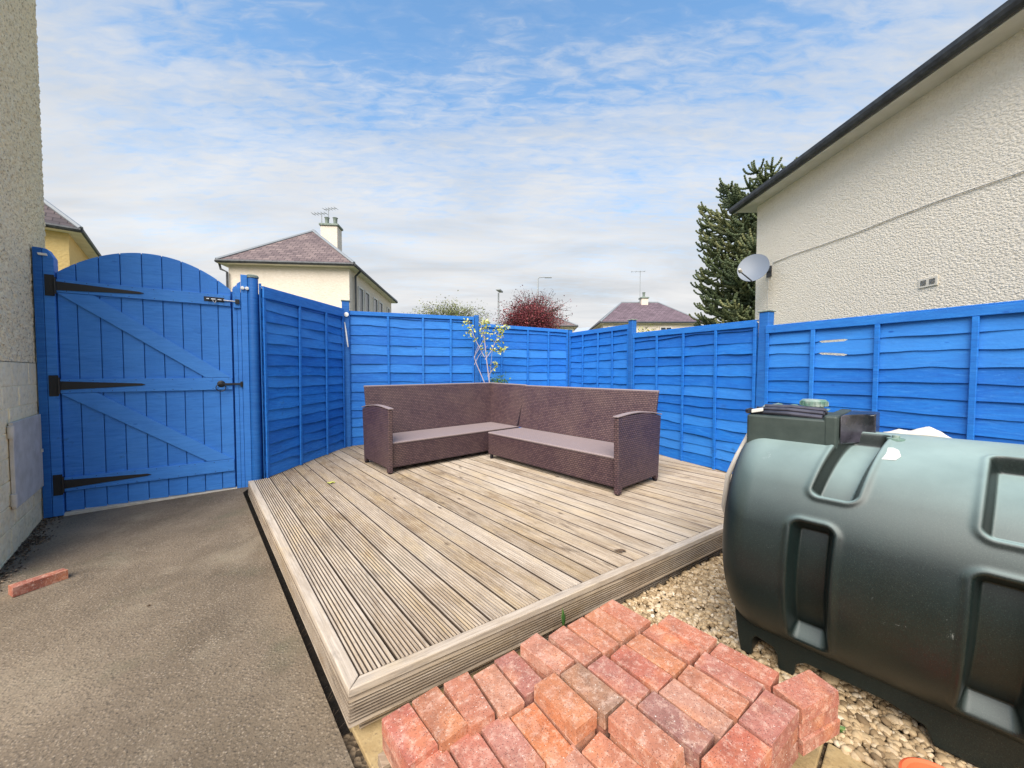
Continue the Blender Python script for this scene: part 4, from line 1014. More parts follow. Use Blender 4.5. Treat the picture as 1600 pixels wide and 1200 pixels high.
# ------------------------------------------------------------------ rattan corner sofa: two units
SU = dirv(41.5); SW = dirv(131.5); SA = R(41.5)
LaO = G(606, 741, ZD)[:2]; R0 = np.array([-.335, 5.109])
def unit(label, O, U, W_, L_, arm_at, backtop, side_back=False, seatz=.365):
    """O front corner on the deck, U along the front, W_ to the back"""
    th = thing('sofa_section', label, 'sofa', v3(O + U * L_ / 2 + W_ * .38, ZD), 'rattan corner sofa')
    U = np.array(U); W_ = np.array(W_)
    def pt(u, w_, z): q = O + U * u + W_ * w_; return (q[0], q[1], ZD + z)
    aw = .052
    u0, u1 = (aw + .004, L_) if arm_at == 0 else (0, L_ - aw - .004)
    if side_back: u1 = L_ - .05
    # front panel, body
    MB().prism([pt(u0, .010, .062), pt(u1, .010, .062), pt(u1, .74, .062), pt(u0, .74, .062)], (0, 0, seatz - .026 - .062)).build('base', M['wicker'], th, uvf=SA, bevel=.006)
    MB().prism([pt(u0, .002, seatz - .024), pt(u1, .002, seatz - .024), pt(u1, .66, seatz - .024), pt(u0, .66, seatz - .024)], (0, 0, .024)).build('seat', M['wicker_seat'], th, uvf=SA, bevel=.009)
    # reclined back
    b0, b1 = (0.02, L_) if arm_at == 0 else (-.055, L_ - .02)
    if side_back: b1 = L_ + .012
    t0 = backtop
    ax = 0 if arm_at == 0 else -.02
    def ms(a0, a1, uvv=None): 
        v = [pt(a0, .625, seatz + .002), pt(a1, .625, seatz + .002), pt(a1, .67, seatz + .002), pt(a0, .67, seatz + .002), pt(a0 + ax, .765, t0), pt(a1, .765, t0), pt(a1, .795, t0 - .005), pt(a0 + ax, .795, t0 - .005)]
        return MB().add(v, [(0, 1, 2, 3), (4, 7, 6, 5), (0, 4, 5, 1), (1, 5, 6, 2), (2, 6, 7, 3), (3, 7, 4, 0)])
    m_ = ms(b0, b1); bk = m_.build('backrest', M['wicker'], th, uvf=SA, bevel=.008)
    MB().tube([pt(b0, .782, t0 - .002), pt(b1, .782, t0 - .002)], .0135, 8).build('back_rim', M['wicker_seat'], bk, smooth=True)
    if side_back:
        x = L_
        v = [pt(x - .12, -.0, seatz + .002), pt(x - .12, .66, seatz + .002), pt(x - .06, .66, seatz + .002), pt(x - .06, -.0, seatz + .002), pt(x - .0, -.085, t0 - .018), pt(x - .0, .76, t0), pt(x + .03, .76, t0 - .005), pt(x + .03, -.085, t0 - .02)]
        sbk = MB().add(v, [(0, 1, 2, 3), (4, 7, 6, 5), (0, 4, 5, 1), (1, 5, 6, 2), (2, 6, 7, 3), (3, 7, 4, 0)]).build('side_backrest', M['wicker'], th, uvf=SA, bevel=.008)
        MB().tube([pt(x + .012, -.085, t0 - .016), pt(x + .012, .76, t0 - .002)], .0135, 8).build('back_rim', M['wicker_seat'], sbk, smooth=True)
    # arm: curved top, slightly flaring upright sides, two feet
    ua, ub = (0, aw) if arm_at == 0 else (L_ - aw, L_)
    prof = [(-.03, .01), (.032, .01), (.040, .062), (.70, .062), (.71, .02), (.752, .02), (.775, .35), (.80, .715)]
    top = [(.80 - .84 * k_ / 10, .715 + .036 * math.sin(PI * k_ / 10) + .035 * k_ / 10) for k_ in range(1, 11)]
    prof = prof + top
    prof = [(w_, z) for w_, z in prof]
    arm = MB().prism([pt(ua, w_, z) for w_, z in prof], v3(U * (ub - ua), 0)).build('armrest', M['wicker'], th, uvf=SA, bevel=.008)
    tp = [(.81 - .86 * k_ / 12, .722 + .036 * math.sin(PI * k_ / 12) + .035 * k_ / 12) for k_ in range(13)]
    capv = [pt(ua - .006, w_, z) for w_, z in tp] + [pt(ub + .006, w_, z) for w_, z in tp] + [pt(ua - .006, w_, z + .012) for w_, z in tp] + [pt(ub + .006, w_, z + .012) for w_, z in tp]
    n_ = 13; fs = []
    for i in range(n_ - 1): fs += [(i, i + 1, n_ + i + 1, n_ + i), (2 * n_ + i, 3 * n_ + i, 3 * n_ + i + 1, 2 * n_ + i + 1), (i, 2 * n_ + i, 2 * n_ + i + 1, i + 1), (n_ + i, n_ + i + 1, 3 * n_ + i + 1, 3 * n_ + i)]
    fs += [(0, n_, 3 * n_, 2 * n_), (n_ - 1, 3 * n_ - 1, 4 * n_ - 1, 2 * n_ - 1)]
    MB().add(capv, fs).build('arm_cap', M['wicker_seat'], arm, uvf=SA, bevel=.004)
    for (uu, ww) in (((u1 - .05) if arm_at == 0 else u0 + .04, .04), ((u1 - .05) if arm_at == 0 else u0 + .04, .70), ((ua + ub) / 2, .0), ((ua + ub) / 2, .73)):
        MB().lathe([(.020, 0.0), (.024, .012), (.022, .064)], pt(uu, ww, 0), seg=12).build('leg', M['dark_plastic'], th, smooth=True)
    return th
unit('left half of the brown rattan corner sofa, with the dark-shaded arm nearest the gate', LaO, SU, SW, 2.14, 0, 1.0, side_back=True)
unit('right half of the brown rattan corner sofa, its arm end pointing at the oil tank', R0, -SW, SU, 2.075, 1, .978)

# ------------------------------------------------------------------ oil tank
CO = .283; ZC = .60; TR = .523
TC = TP0 + tn_ * CO; S0, S1 = -.058, 1.62
tank = thing('oil_tank', 'large dark green plastic oil tank with moulded recesses beside the bricks', 'oil tank', v3(TP0 + td * .7, 0))
def sstep(x): x = np.clip(x, 0, 1); return x * x * (3 - 2 * x)
def build_tank():
    s = np.concatenate([np.linspace(0, 1, 22) ** 1.6 * .12 + S0, np.linspace(S0 + .125, 1.35, 300), np.linspace(1.36, S1 - .12, 10), S1 - (np.linspace(1, 0, 14) ** 1.6) * .12])
    th = np.radians(np.concatenate([np.linspace(-62, 100, 400), np.linspace(102, 298, 60)[1:-1]]))
    Sg, T_ = np.meshgrid(s, th, indexing='ij')
    e0 = np.clip((Sg - S0) / .12, 0, 1); e1 = np.clip((S1 - Sg) / .12, 0, 1); e = np.minimum(e0, e1)
    cr = .10; Rr = TR - cr * (1 - np.sqrt(np.clip(1 - (1 - e) ** 2, 0, 1)))
    deg = np.degrees(T_)
    def pocket(s0, s1, d0, d1, dep, soft_s=.018, soft_d=3.2, skew=0.0):
        sk = skew * (deg - d0) / (d1 - d0)
        ss = Sg - sk
        # rounded-rectangle distance
        cx, cy = (s0 + s1) / 2, (d0 + d1) / 2; hx, hy = (s1 - s0) / 2, (d1 - d0) / 2
        rc = .035
        dx = np.abs(ss - cx) - hx + rc; dy = (np.abs(deg - cy) - hy) * TR * PI / 180 + rc
        dist = np.sqrt(np.maximum(dx, 0) ** 2 + np.maximum(dy, 0) ** 2) + np.minimum(np.maximum(dx, dy), 0) - rc
        return dep * sstep(-dist / .026) - .006 * np.exp(-((dist - .006) / .012) ** 2)
    dp = pocket(.195, .335, -43, 22, .076, skew=.02) + pocket(.665, .815, -44, 19, .080, skew=.02) + pocket(1.14, 1.29, -44, 19, .062)
    dp += pocket(.262, .405, 34, 84, .055, skew=.075) + pocket(.70, .90, 31, 71, .055, skew=.03) + pocket(1.15, 1.33, 31, 71, .055)
    Rr = Rr - dp
    off = -np.cos(T_) * Rr; z = ZC + np.sin(T_) * Rr
    z = np.maximum(z, .13)
    # slight flattening of the flanks so that the section is a rounded square, like the moulding
    X = TC[0] + td[0] * Sg + tn_[0] * off; Y = TC[1] + td[1] * Sg + tn_[1] * off
    ns, nt_ = Sg.shape; V__ = np.stack([X, Y, z], -1).reshape(-1, 3)
    idx = np.arange(ns * nt_).reshape(ns, nt_); nxt = np.roll(idx, -1, axis=1)
    fs = np.stack([idx[:-1], nxt[:-1], nxt[1:], idx[1:]], -1).reshape(-1, 4)
    fs = fs.tolist()
    # domed end caps
    V__ = V__.tolist()
    for end, row in ((0, idx[0]), (1, idx[-1])):
        ring = row.tolist(); base = [V__[i] for i in ring]; c = np.mean(np.array(base), 0); c[2] = ZC; prev = ring
        dsg = -1 if end == 0 else 1
        for kk, sh in enumerate((.82, .55, .25)):
            new = []
            for b_ in base:
                q = c + (np.array(b_) - c) * sh; q[0] += td[0] * dsg * .028 * (1 - sh * sh); q[1] += td[1] * dsg * .028 * (1 - sh * sh); V__.append(q.tolist()); new.append(len(V__) - 1)
            m = len(prev)
            for i in range(m):
                f = (prev[i], prev[(i + 1) % m], new[(i + 1) % m], new[i]); fs.append(f if end else f[::-1])
            prev = new
        V__.append([c[0] + td[0] * dsg * .028, c[1] + td[1] * dsg * .028, c[2]]); ci = len(V__) - 1
        for i in range(len(prev)):
            f = (prev[i], prev[(i + 1) % len(prev)], ci); fs.append(f if end else f[::-1])
    mb = MB(); mb.v = [tuple(map(float, p)) for p in V__]; mb.f = [tuple(f) for f in fs]; mb.t = [.5] * len(fs)
    mb.f = [tuple(reversed(f)) for f in mb.f]
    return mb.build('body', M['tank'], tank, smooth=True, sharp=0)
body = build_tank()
def tp(s, off, z): q = TP0 + td * s + tn_ * off; return (float(q[0]), float(q[1]), float(z))
# moulded plinth: apron with arched openings between feet, near side and end
def apron(mb, pts, o0, o1):
    mb.prism([tp(s, o0, z) for s, z in pts], v3(tn_ * (o1 - o0), 0))
mb = MB()
ap = [(-.052, .33), (-.05, .20), (-.035, .08), (-.02, 0), (.03, 0), (.03, .085), (.045, .105), (.115, .09), (.132, .06), (.138, 0), (.198, 0), (.205, .06), (.24, .085), (.50, .085), (.600, .06), (.622, 0), (.80, 0), (.81, .07), (1.1, .07), (1.12, 0), (1.55, 0), (1.56, .33)]
apron(mb, ap, .005, .04); apron(mb, ap, .53, .56)
mb.box(tp(.75, .28, .20), (1.58, .52, .16), v3(td, 0), v3(tn_, 0))
for s in (-.0, .166, .70, 1.3): mb.box(tp(s, .285, .07), (.05 if s < .5 else .17, .49, .138), v3(td, 0), v3(tn_, 0))
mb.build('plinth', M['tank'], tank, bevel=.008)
MB().box(tp(.74, .33, .058), (1.5, .34, .114), v3(td, 0), v3(tn_, 0)).build('opening_shade', M['black'], tank)  # black block added as the shade inside the plinth openings
# equipment box on top
mb = MB()
mb.prism([tp(-.03, .06, 1.03), tp(.292, .06, 1.03), tp(.292, .50, 1.03), tp(-.03, .50, 1.03)], (0, 0, .155))
hb = mb.build('equipment_box', M['tank_dark'], tank, bevel=.010)
MB().prism([tp(.270, .058, 1.05), tp(.318, .058, 1.05), tp(.318, .50, 1.05), tp(.270, .50, 1.05)], (0, 0, .155)).build('box_end_wall', M['tank_dark'], hb, bevel=.010)
v = []
for k_ in range(9):
    v.append((.322 + .10 * k_ / 8, .10 + .16 * math.sin(k_ / 8 * PI / 2)))
vs = [tp(s, o_, z) for s, o_ in v for z in (1.07, 1.205)] + [tp(s, .34, z) for s in (.322, .422) for z in (1.07, 1.205)]
m = MB().add([tp(s, o_, z) for z in (1.075, 1.205) for s, o_ in v + [(.422, .45), (.322, .45)]], [tuple(reversed(range(11))), tuple(range(11, 22))] + [(i, (i + 1) % 11, (i + 1) % 11 + 11, i + 11) for i in range(11)])
m.build('gauge_housing', M['gloss_black'], hb, smooth=True, bevel=.006)
# pipes, folded film and filler cap on the box
mb = MB()
for k_, (o_, z) in enumerate(((.085, 1.196), (.11, 1.212), (.14, 1.205), (.17, 1.222), (.20, 1.210))):
    mb.tube([tp(-.01 + .01 * k_, o_, z), tp(.13, o_ + .004, z + .003), tp(.262, o_, z - .004)], .010, 8)
mb.build('hose', M['gloss_black'], hb, smooth=True)
mb = MB(); rn = random.Random(8); NX, NY = 18, 10; vs = []
for i in range(NX + 1):
    for j in range(NY + 1):
        s = .0 + .25 * i / NX; o_ = .17 + .22 * j / NY; vs.append(tp(s, o_, 1.203 + .020 * abs(math.sin(i * .55 + j * .4)) * math.exp(-((i - 4) / 9) ** 2) + rn.uniform(0, .006)))
mb.add(vs, [(i * (NY + 1) + j, (i + 1) * (NY + 1) + j, (i + 1) * (NY + 1) + j + 1, i * (NY + 1) + j + 1) for i in range(NX) for j in range(NY)]); mb.build('crumpled_film', M['film'], hb)
capm = MB(); capm.lathe([(.040, 0), (.040, .012), (.052, .014), (.054, .038), (.046, .046), (0, .048)], tp(.195, .30, 1.213), seg=28); fc = capm.build('filler_cap', M['film'], hb, smooth=True, sharp=30)
mb = MB()
for k_ in range(18):
    a_ = k_ * 2 * PI / 18; c_ = Vector(tp(.195, .30, 1.239)); mb.box(c_ + Vector((math.cos(a_) * .054, math.sin(a_) * .054, 0)), (.006, .006, .02), (math.cos(a_), math.sin(a_), 0), (-math.sin(a_), math.cos(a_), 0))
mb.build('cap_ribs', M['film'], fc)
MB().lathe([(.018, 0), (.024, .004), (.024, .02), (0, .03)], tp(-.02, .09, 1.187), seg=14).build('breather', M['gloss_black'], hb, smooth=True)
MB().box(tp(.012, .075, 1.206), (.05, .016, .018), v3(td, .25), v3(tn_, 0)).build('white_clip', M['paper'], hb, bevel=.003)
p_ = [Dp(1189, 650, 1.93), Dp(1172, 676, 1.93), Dp(1152, 712, 1.93), Dp(1138, 742, 1.95), Dp(1131, 790, 2.0), (Dp(1140, 790, 2.1)[0] + .12, 2.2, .30)]
MB().tube(p_, .0125, 10).build('white_pipe', M['cloth'], tank, smooth=True)
# small bung and torn paper label on the skin
def skin(s, deg, h_=0.0):
    a_ = R(deg); r_ = TR + h_ + .006 * 0; q = TC + td * s - tn_ * math.cos(a_) * r_; return (float(q[0]), float(q[1]), float(ZC + math.sin(a_) * r_))
lab = []; LN = [(0, .46, 59), (0, .498, 59.5), (0, .512, 62.5), (0, .504, 67), (0, .487, 68.6), (0, .468, 68)]
vs = [skin(s, dg, .0015) for _, s, dg in LN] + [skin(s, dg, .003) for _, s, dg in LN]; n6 = len(LN)
MB().add(vs, [tuple(range(n6, 2 * n6)), tuple(reversed(range(n6)))] + [(i, (i + 1) % n6, n6 + (i + 1) % n6, n6 + i) for i in range(n6)]).build('torn_paper_label', M['paper'], tank)
MB().lathe([(.028, -.004), (.028, .004), (.012, .006), (.012, .016), (0, .018)], skin(.49, 79), (0, 0, 1), 16).build('bung', M['film'], tank, smooth=True)
# white sheet lying over the far side of the tank
rn = random.Random(21); mb = MB(); NX, NY = 26, 16; vs = []
for i in range(NX + 1):
    for j in range(NY + 1):
        u_ = i / NX; v_ = j / NY; s = .44 + .20 * u_ + .01 * math.sin(v_ * 7); o_ = .36 + .25 * v_
        a_ = (o_ - CO); zs_ = ZC + math.sqrt(max(.01, TR * TR - a_ * a_)); ed_ = min(u_, 1 - u_, v_, 1 - v_)
        vs.append(tp(s, o_, zs_ + .003 + min(1, ed_ * 6) * (.008 + .040 * max(0, 1 - abs(u_ - .58 + .2 * (v_ - .5)) * 2.6) * (1 - .5 * abs(v_ - .4)) + .016 * max(0, 1 - abs(u_ - .2) * 6) + .005 * abs(((u_ * 5 + v_ * 3) % 1) - .5))))
mb.add(vs, [(i * (NY + 1) + j, (i + 1) * (NY + 1) + j, (i + 1) * (NY + 1) + j + 1, i * (NY + 1) + j + 1) for i in range(NX) for j in range(NY)])
cs = mb.build('crumpled_sheet', M['cloth'], smooth=True, sharp=18); so = cs.modifiers.new('t', 'SOLIDIFY'); so.thickness = .004
tag(cs, 'crumpled white sheet lying over the far side of the oil tank', 'sheet')
# orange tub rim at the bottom edge
tc_ = G(1478, 1236, .13); ot = thing('orange_tub', 'bright orange plastic tub rim at the bottom edge by the tank foot', 'tub', (tc_[0], tc_[1], 0))
MB().lathe([(.07, 0), (.085, .12), (.098, .122), (.100, .130), (.093, .134), (.083, .130), (.068, .012), (0, .01)], (tc_[0], tc_[1], 0.0), seg=36).build('tub', M['orange'], ot, smooth=True, sharp=50)

# ------------------------------------------------------------------ bricks on the pallet
BL, BWd, BH = .205, .0985, .052
mb = MB(); mb.box((0, 0, -BH / 2), (BWd, BL, BH)); proto = None
def brick_mesh():
    import bmesh
    bm = bmesh.new(); bmesh.ops.create_cube(bm, size=1)
    for v in bm.verts: v.co = Vector((v.co.x * BWd, v.co.y * BL, v.co.z * BH - BH / 2))
    bmesh.ops.bevel(bm, geom=list(bm.edges), offset=.0027, segments=2, affect='EDGES', profile=.6)
    me = bpy.data.meshes.new('brick'); bm.to_mesh(me); bm.free(); me.materials.append(M['brick'])
    return me
bmesh_variants = []
for vn in range(5):
    me = brick_mesh(); r_ = random.Random(vn)
    for v in me.vertices: v.co += Vector((r_.uniform(-1, 1), r_.uniform(-1, 1), r_.uniform(-1, 1))) * .0009
    # worn corner: pull a corner cluster inwards
    cx, cy = r_.choice((-1, 1)), r_.choice((-1, 1))
    for v in me.vertices:
        dq = (Vector((cx * BWd / 2, cy * BL / 2, 0)) - v.co).length
        if dq < .018: v.co += Vector((-cx, -cy, -1)) * .0028
    bmesh_variants.append(me)
org = {1: (580, 1000), 2: (800, 920), 3: (1040, 1000), 4: (820, 1040)}
# reference quads: zone, four top corners (zoomed pixels), top height, colour, tilt (pitch along length, roll), label
BR = [
 ('a', (1, 70, 635, 320, 510, 570, 900, 305, 1060), .232, (.50, .13, .10), (.03, 0), 'pinkish red brick at the left end of the pile, nearest the deck corner'),
 ('b', (1, 335, 495, 555, 385, 805, 715, 575, 860), .245, (.40, .15, .085), (.03, .03), 'brown-orange brick with a chipped end, second from the pile\'s left end'),
 ('c', (1, 595, 350, 810, 268, 1050, 610, 815, 710), .252, (.48, .17, .11), (.0, 0), 'salmon brick, third along the deck edge from the left end'),
 ('d', (1, 830, 275, 1030, 200, 1290, 525, 1075, 625), .243, (.56, .26, .17), (0, 0), 'pale speckled salmon brick, fourth along the deck edge'),
 ('e', (1, 1025, 180, 1210, 97, 1440, 340, 1265, 470), .235, (.36, .13, .12), (0, .02), 'mauve brick sunk just left of the raised brick at the deck edge'),
 ('f', (1, 355, 1045, 635, 895, 850, 1260, 590, 1420), .215, (.52, .17, .12), (0, 0), 'pink brick cut by the bottom edge, front left of the pile'),
 ('g', (1, 655, 900, 905, 770, 1165, 1140, 910, 1290), .218, (.50, .17, .13), (0, 0), 'pink speckled brick cut by the bottom edge, second of the front row'),
 ('h', (1, 920, 755, 1150, 640, 1440, 1030, 1200, 1150), .222, (.46, .19, .16), (0, 0), 'pale mauve-pink brick next to the orange one in the front row'),
 ('i', (4, -130, 410, 80, 310, 430, 705, 230, 850), .226, (.56, .17, .06), (0, 0), 'bright orange brick lying beside the raised loose brick'),
 ('j', (4, 65, 160, 260, 60, 612, 400, 415, 525), .280, (.52, .19, .09), (0, 0), 'orange-salmon brick lying loose on top in the middle of the pile'),
 ('k', (2, 395, 705, 560, 615, 945, 935, 765, 1040), .280, (.25, .17, .12), (0, 0), 'greyish tan brick right of the loose orange one'),
 ('l', (2, 615, 635, 765, 550, 1175, 845, 1030, 965), .281, (.42, .15, .13), (0, 0), 'mauve-pink brick with a white corner, right of the tan one'),
 ('m', (2, 795, 550, 940, 455, 1350, 735, 1215, 850), .280, (.46, .12, .09), (0, 0), 'plain red brick in the middle of the second row'),
 ('n', (2, 945, 455, 1070, 372, 1470, 620, 1340, 725), .281, (.54, .19, .09), (0, 0), 'orange brick between the plain red one and the salmon one, second row'),
 ('o', (2, 1060, 365, 1200, 270, 1600, 515, 1475, 610), .276, (.50, .17, .11), (0, 0), 'salmon-pink brick behind the orange one in the second row'),
 ('p', (2, 1212, 285, 1310, 212, 1718, 430, 1620, 500), .292, (.54, .18, .11), (0, 0), 'orange-red brick standing slightly high at the gravel edge of the pile'),
 ('q', (2, 55, 455, 205, 360, 545, 600, 390, 700), .280, (.54, .23, .16), (0, 0), 'raised salmon brick at the deck edge with its long dark side showing'),
 ('r', (2, 290, 375, 420, 300, 755, 545, 615, 640), .279, (.48, .18, .12), (0, 0), 'brick half mauve half orange, along the deck edge'),
 ('s', (2, 450, 290, 590, 235, 915, 450, 765, 545), .279, (.54, .20, .12), (0, 0), 'salmon brick with a white bloom, along the deck edge'),
 ('t', (2, 590, 215, 720, 150, 1050, 355, 915, 445), .278, (.55, .21, .11), (0, 0), 'light orange brick, last but one along the deck edge'),
 ('u', (2, 715, 150, 840, 80, 1160, 275, 1060, 350), .284, (.53, .18, .11), (0, 0), 'orange brick with a broken corner at the far tip of the pile'),
 ('w', (3, 360, 100, 465, 30, 965, 280, 865, 385), .278, (.50, .15, .10), (0, 0), 'red-orange brick nearest the dark opening under the tank'),
 ('x', (3, 215, 190, 335, 95, 835, 390, 720, 490), .280, (.46, .16, .13), (0, 0), 'mauve-pink brick one in from the tank side'),
 ('y', (3, 80, 305, 205, 205, 710, 515, 590, 650), .280, (.52, .19, .11), (0, 0), 'orange-buff brick two in from the tank side'),
 ('z', (3, -60, 420, 75, 325, 585, 665, 440, 810), .279, (.52, .27, .20), (0, 0), 'brick streaked with white, beside the purple-grey one'),
 ('aa', (4, 935, 325, 1075, 215, 1590, 590, 1450, 740), .277, (.27, .13, .13), (0, 0), 'purple-grey brick mottled with white in the third row'),
 ('bb', (4, 685, 410, 850, 295, 1350, 700, 1190, 845), .284, (.50, .19, .12), (0, 0), 'pale salmon brick overhanging the gap at the front'),
 ('dd', (3, 595, 665, 830, 410, 1120, 575, 900, 880), .279, (.44, .16, .14), (0, 0), 'mauve-pink brick turned crossways at the tank side'),
 ('ee', (3, 880, 400, 1200, 240, 1475, 410, 1125, 575), .281, (.50, .17, .13), (0, 0), 'pink-red brick jutting out askew nearest the oil tank'),
 ('cc', (3, 285, 1010, 590, 700, 890, 890, 600, 1230), .279, (.52, .12, .08), (0, 0), 'bright red brick turned crossways at the bottom edge'),
 ('ff', (4, 495, 740, 685, 590, 1100, 940, 915, 1110), .224, (.52, .20, .12), (0, 0), 'salmon brick lying low under the overhanging one at the front'),
 ('gg', (4, 270, 860, 455, 730, 790, 1090, 600, 1230), .222, (.52, .22, .15), (0, 0), 'pale salmon brick cut by the bottom edge below the loose one'),
]
def put_brick(cx, cy, zt, ang, colr, label, tilt=(0, 0), grp='clay bricks stacked on the pallet'):
    o = bpy.data.objects.new('brick', random.choice(bmesh_variants)); col.objects.link(o)
    o.location = (float(cx), float(cy), float(zt)); o.rotation_euler = (tilt[0], tilt[1], ang)
    o.color = (*colr, 1); tag(o, label, 'brick', grp); return o
poses = {}
for nm, qd, zt, colr, tilt, label in BR:
    ox, oy = org[qd[0]]; c = [(ox + qd[i] / 5.3333, oy + qd[i + 1] / 5.3333) for i in (1, 3, 5, 7)]
    q = [G(*p, zt)[:2] for p in c]; d1 = (q[1] - q[0] + q[2] - q[3]) / 2; d2 = (q[3] - q[0] + q[2] - q[1]) / 2; ce = sum(q) / 4
    lng = d2 if np.linalg.norm(d2) > np.linalg.norm(d1) else d1
    an = math.atan2(lng[1], lng[0]) - PI / 2
    poses[nm] = (ce, an, zt); put_brick(ce[0], ce[1], zt, an, colr, label, tilt)
rn = random.Random(77)
ldesc = {'a': 'pinkish red brick at the left end', 'q': 'raised salmon brick at the deck edge', 'dd': 'mauve-pink crossways brick', 'ee': 'askew brick nearest the oil tank', 'cc': 'bright red crossways brick',
         'w': 'red-orange brick by the tank opening', 'u': 'broken-cornered brick at the far tip', 'j': 'loose orange brick', 'bb': 'overhanging pale salmon brick', 'p': 'orange-red brick at the gravel edge', 'k': 'greyish tan brick', 'aa': 'purple-grey brick', 't': 'light orange brick at the deck edge', 'c': 'salmon brick third along the deck edge'}
for nm, ds_ in ldesc.items():
    ce, an, zt = poses[nm]; colr = rn.choice([(.42, .15, .11), (.36, .14, .10), (.46, .19, .12)])
    off = SW * rn.uniform(-.006, .006)
    put_brick(ce[0] + off[0], ce[1] + off[1], zt - BH - .001, an + rn.uniform(-.02, .02), colr, 'lower-course brick directly beneath the ' + ds_)
    if zt > .27 and nm in ('q', 'dd', 'ee', 'cc', 'w', 'u', 'p', 'bb', 'aa', 'j', 'k', 't'):
        put_brick(ce[0] - off[0], ce[1] - off[1], zt - 2 * BH - .002, an + rn.uniform(-.02, .02), rn.choice([(.40, .14, .10), (.34, .13, .10)]), 'bottom-course brick two below the ' + ds_)
# pallet
PU = dirv(34); PV = dirv(-53)
cen = (poses['a'][0] + poses['ee'][0] + poses['u'][0] + poses['cc'][0]) / 4
pal = thing('pallet', 'worn wooden pallet under the stack of bricks', 'pallet', v3(cen, 0))
pa = poses['a'][0]; us = [(poses[k_][0] - pa) @ PU for k_ in ('a', 'ee', 'w', 'u')]; PVn = np.array([PU[1], -PU[0]])
u0, u1 = -.075, max(us) + .02; v0, v1 = min((poses[k_][0] - pa) @ PVn for k_ in poses) - .10, .47
def pp3(u, v, z): q = pa + PU * u + PVn * v; return (q[0], q[1], z)
nsl = 8; stp = (v1 - v0) / nsl
for i in range(nsl):
    a_ = v0 + i * stp; MB().prism([pp3(u0, a_ + .008, .100), pp3(u1, a_ + .008, .100), pp3(u1, a_ + stp - .012, .100), pp3(u0, a_ + stp - .012, .100)], (0, 0, .019), random.random()).build('top_slat', M['pallet'], pal, bevel=.002)
for u in (u0, (u0 + u1) / 2 - .05, u1 - .1):
    MB().prism([pp3(u, v0 + .005, .080), pp3(u + .1, v0 + .005, .080), pp3(u + .1, v1 - .005, .080), pp3(u, v1 - .005, .080)], (0, 0, .019)).build('stringer', M['pallet'], pal, bevel=.002)
    for v in (v0 + .02, (v0 + v1) / 2 - .06, v1 - .15):
        MB().prism([pp3(u + .004, v, .005), pp3(u + .096, v, .005), pp3(u + .096, v + .12, .005), pp3(u + .004, v + .12, .005)], (0, 0, .074)).build('block', M['pallet'], pal, bevel=.002)

# brick lying on the path: standing on its narrow side
q0 = G(18, 922, pathz(-2.4, 2.2))[:2]; q1 = G(103, 903, pathz(-2.3, 2.4))[:2]
b0 = G(17, 932 - 2, .03)[:2]; b1 = G(105, 903, .035)[:2]
bl = G(18, 933, .03)[:2]
nl_ = G(19, 933, .03); fl_ = G(106, 902, .035)
dr = (fl_ - nl_)[:2]; an = math.atan2(dr[1], dr[0]); ctr = (nl_ + fl_)[:2] / 2 + np.array([-math.sin(an), math.cos(an)]) * .026
o = bpy.data.objects.new('brick', bmesh_variants[1]); col.objects.link(o)
zt = pathz(*ctr)
o.location = (float(ctr[0]), float(ctr[1]), zt + .0325); o.rotation_euler = (0, 0, an - PI / 2); o.color = (.26, .06, .05, 1)
o.location.z = zt + BH + .001
o.scale = (.75, float(np.linalg.norm(dr)) / BL, 1.15); o.location.z = zt + BH * 1.15
tag(o, 'single red brick lying alone on the concrete path', 'brick')

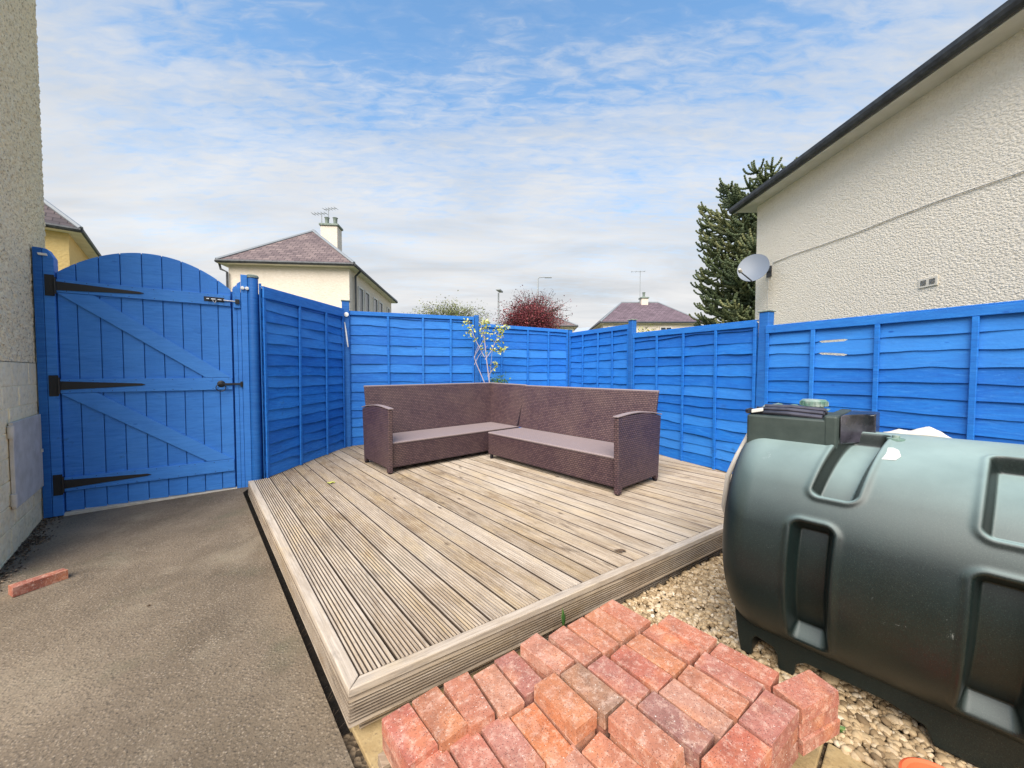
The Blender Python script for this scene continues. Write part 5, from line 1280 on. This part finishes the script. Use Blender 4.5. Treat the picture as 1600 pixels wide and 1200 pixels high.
# ------------------------------------------------------------------ small stuff: fallen leaves and weeds
def flat_leaf(px, py, z, size, matn, label, ang):
    c = G(px, py, z); mb = MB(); n_ = 9; vs = [(c[0], c[1], z + .006)]
    for k_ in range(n_):
        a_ = 2 * PI * k_ / n_; r_ = size * (1 if k_ % 2 else .62) * (1.5 if k_ in (0, 4) else 1)
        x, y = r_ * math.cos(a_), r_ * .55 * math.sin(a_); vs.append((c[0] + x * math.cos(ang) - y * math.sin(ang), c[1] + x * math.sin(ang) + y * math.cos(ang), z + .003 + .006 * (k_ % 3)))
    mb.add(vs, [(0, k_ + 1, (k_ + 1) % n_ + 1) for k_ in range(n_)], .5); o = mb.build('fallen_leaf', M[matn]); tag(o, label, 'leaf'); return o
flat_leaf(517, 755, ZD + .004, .045, 'blossom', 'pale yellow fallen leaf on the deck in front of the left sofa arm', .2)
flat_leaf(969, 862, ZD + .004, .042, 'litter', 'brown curled fallen leaf near the front edge of the deck', -.2)
flat_leaf(232, 948, pathz(-1.8, 2.0) + .002, .012, 'litter', 'tiny dark leaf scrap alone on the middle of the path', .1)
def weed(px, py, z, n_, hgt, spread, label, seed, name='weed'):
    rn = random.Random(seed); c = Vector(G(px, py, z)); mb = MB()
    for k_ in range(n_):
        a_ = rn.uniform(0, 6.28); tip = c + Vector((math.cos(a_) * spread * rn.random(), math.sin(a_) * spread * rn.random(), hgt * rn.uniform(.4, 1)))
        s_ = Vector((-math.sin(a_), math.cos(a_), 0)) * .008; md = c.lerp(tip, .55) + Vector((0, 0, .01))
        mb.add([c, md + s_, tip, md - s_], [(0, 1, 2), (0, 2, 3)], rn.random())
    tag(mb.build(name, M['weed']), label, 'weed')
weed(880, 985, .10, 12, .12, .015, 'dark green leaf poking up between the deck front and the bricks', 1)
weed(1303, 1145, .0, 34, .035, .05, 'small green weed in the gravel beside the pallet foot', 2)
rn = random.Random(31); mb = MB()
for k_ in range(90):
    f = rn.random(); q = C0 - fd * .05 + bd * (.05 + f * .9) + fd * rn.uniform(-.03, .03); a_ = rn.uniform(0, 6.28); hh = rn.uniform(.03, .09)
    c = Vector((q[0], q[1], -.08)); t1 = c + Vector((math.cos(a_) * .02, math.sin(a_) * .02, hh * .6)); t2 = c + Vector((math.cos(a_) * .05, math.sin(a_) * .05, hh))
    mb.tube([c, t1, t2], [.0012, .001, .0005], 3)
tag(mb.build('dry_grass', M['litter']), 'wisps of dry grass in the dark gap between path and deck', 'grass', kind='stuff')
print('objects', len(bpy.data.objects))
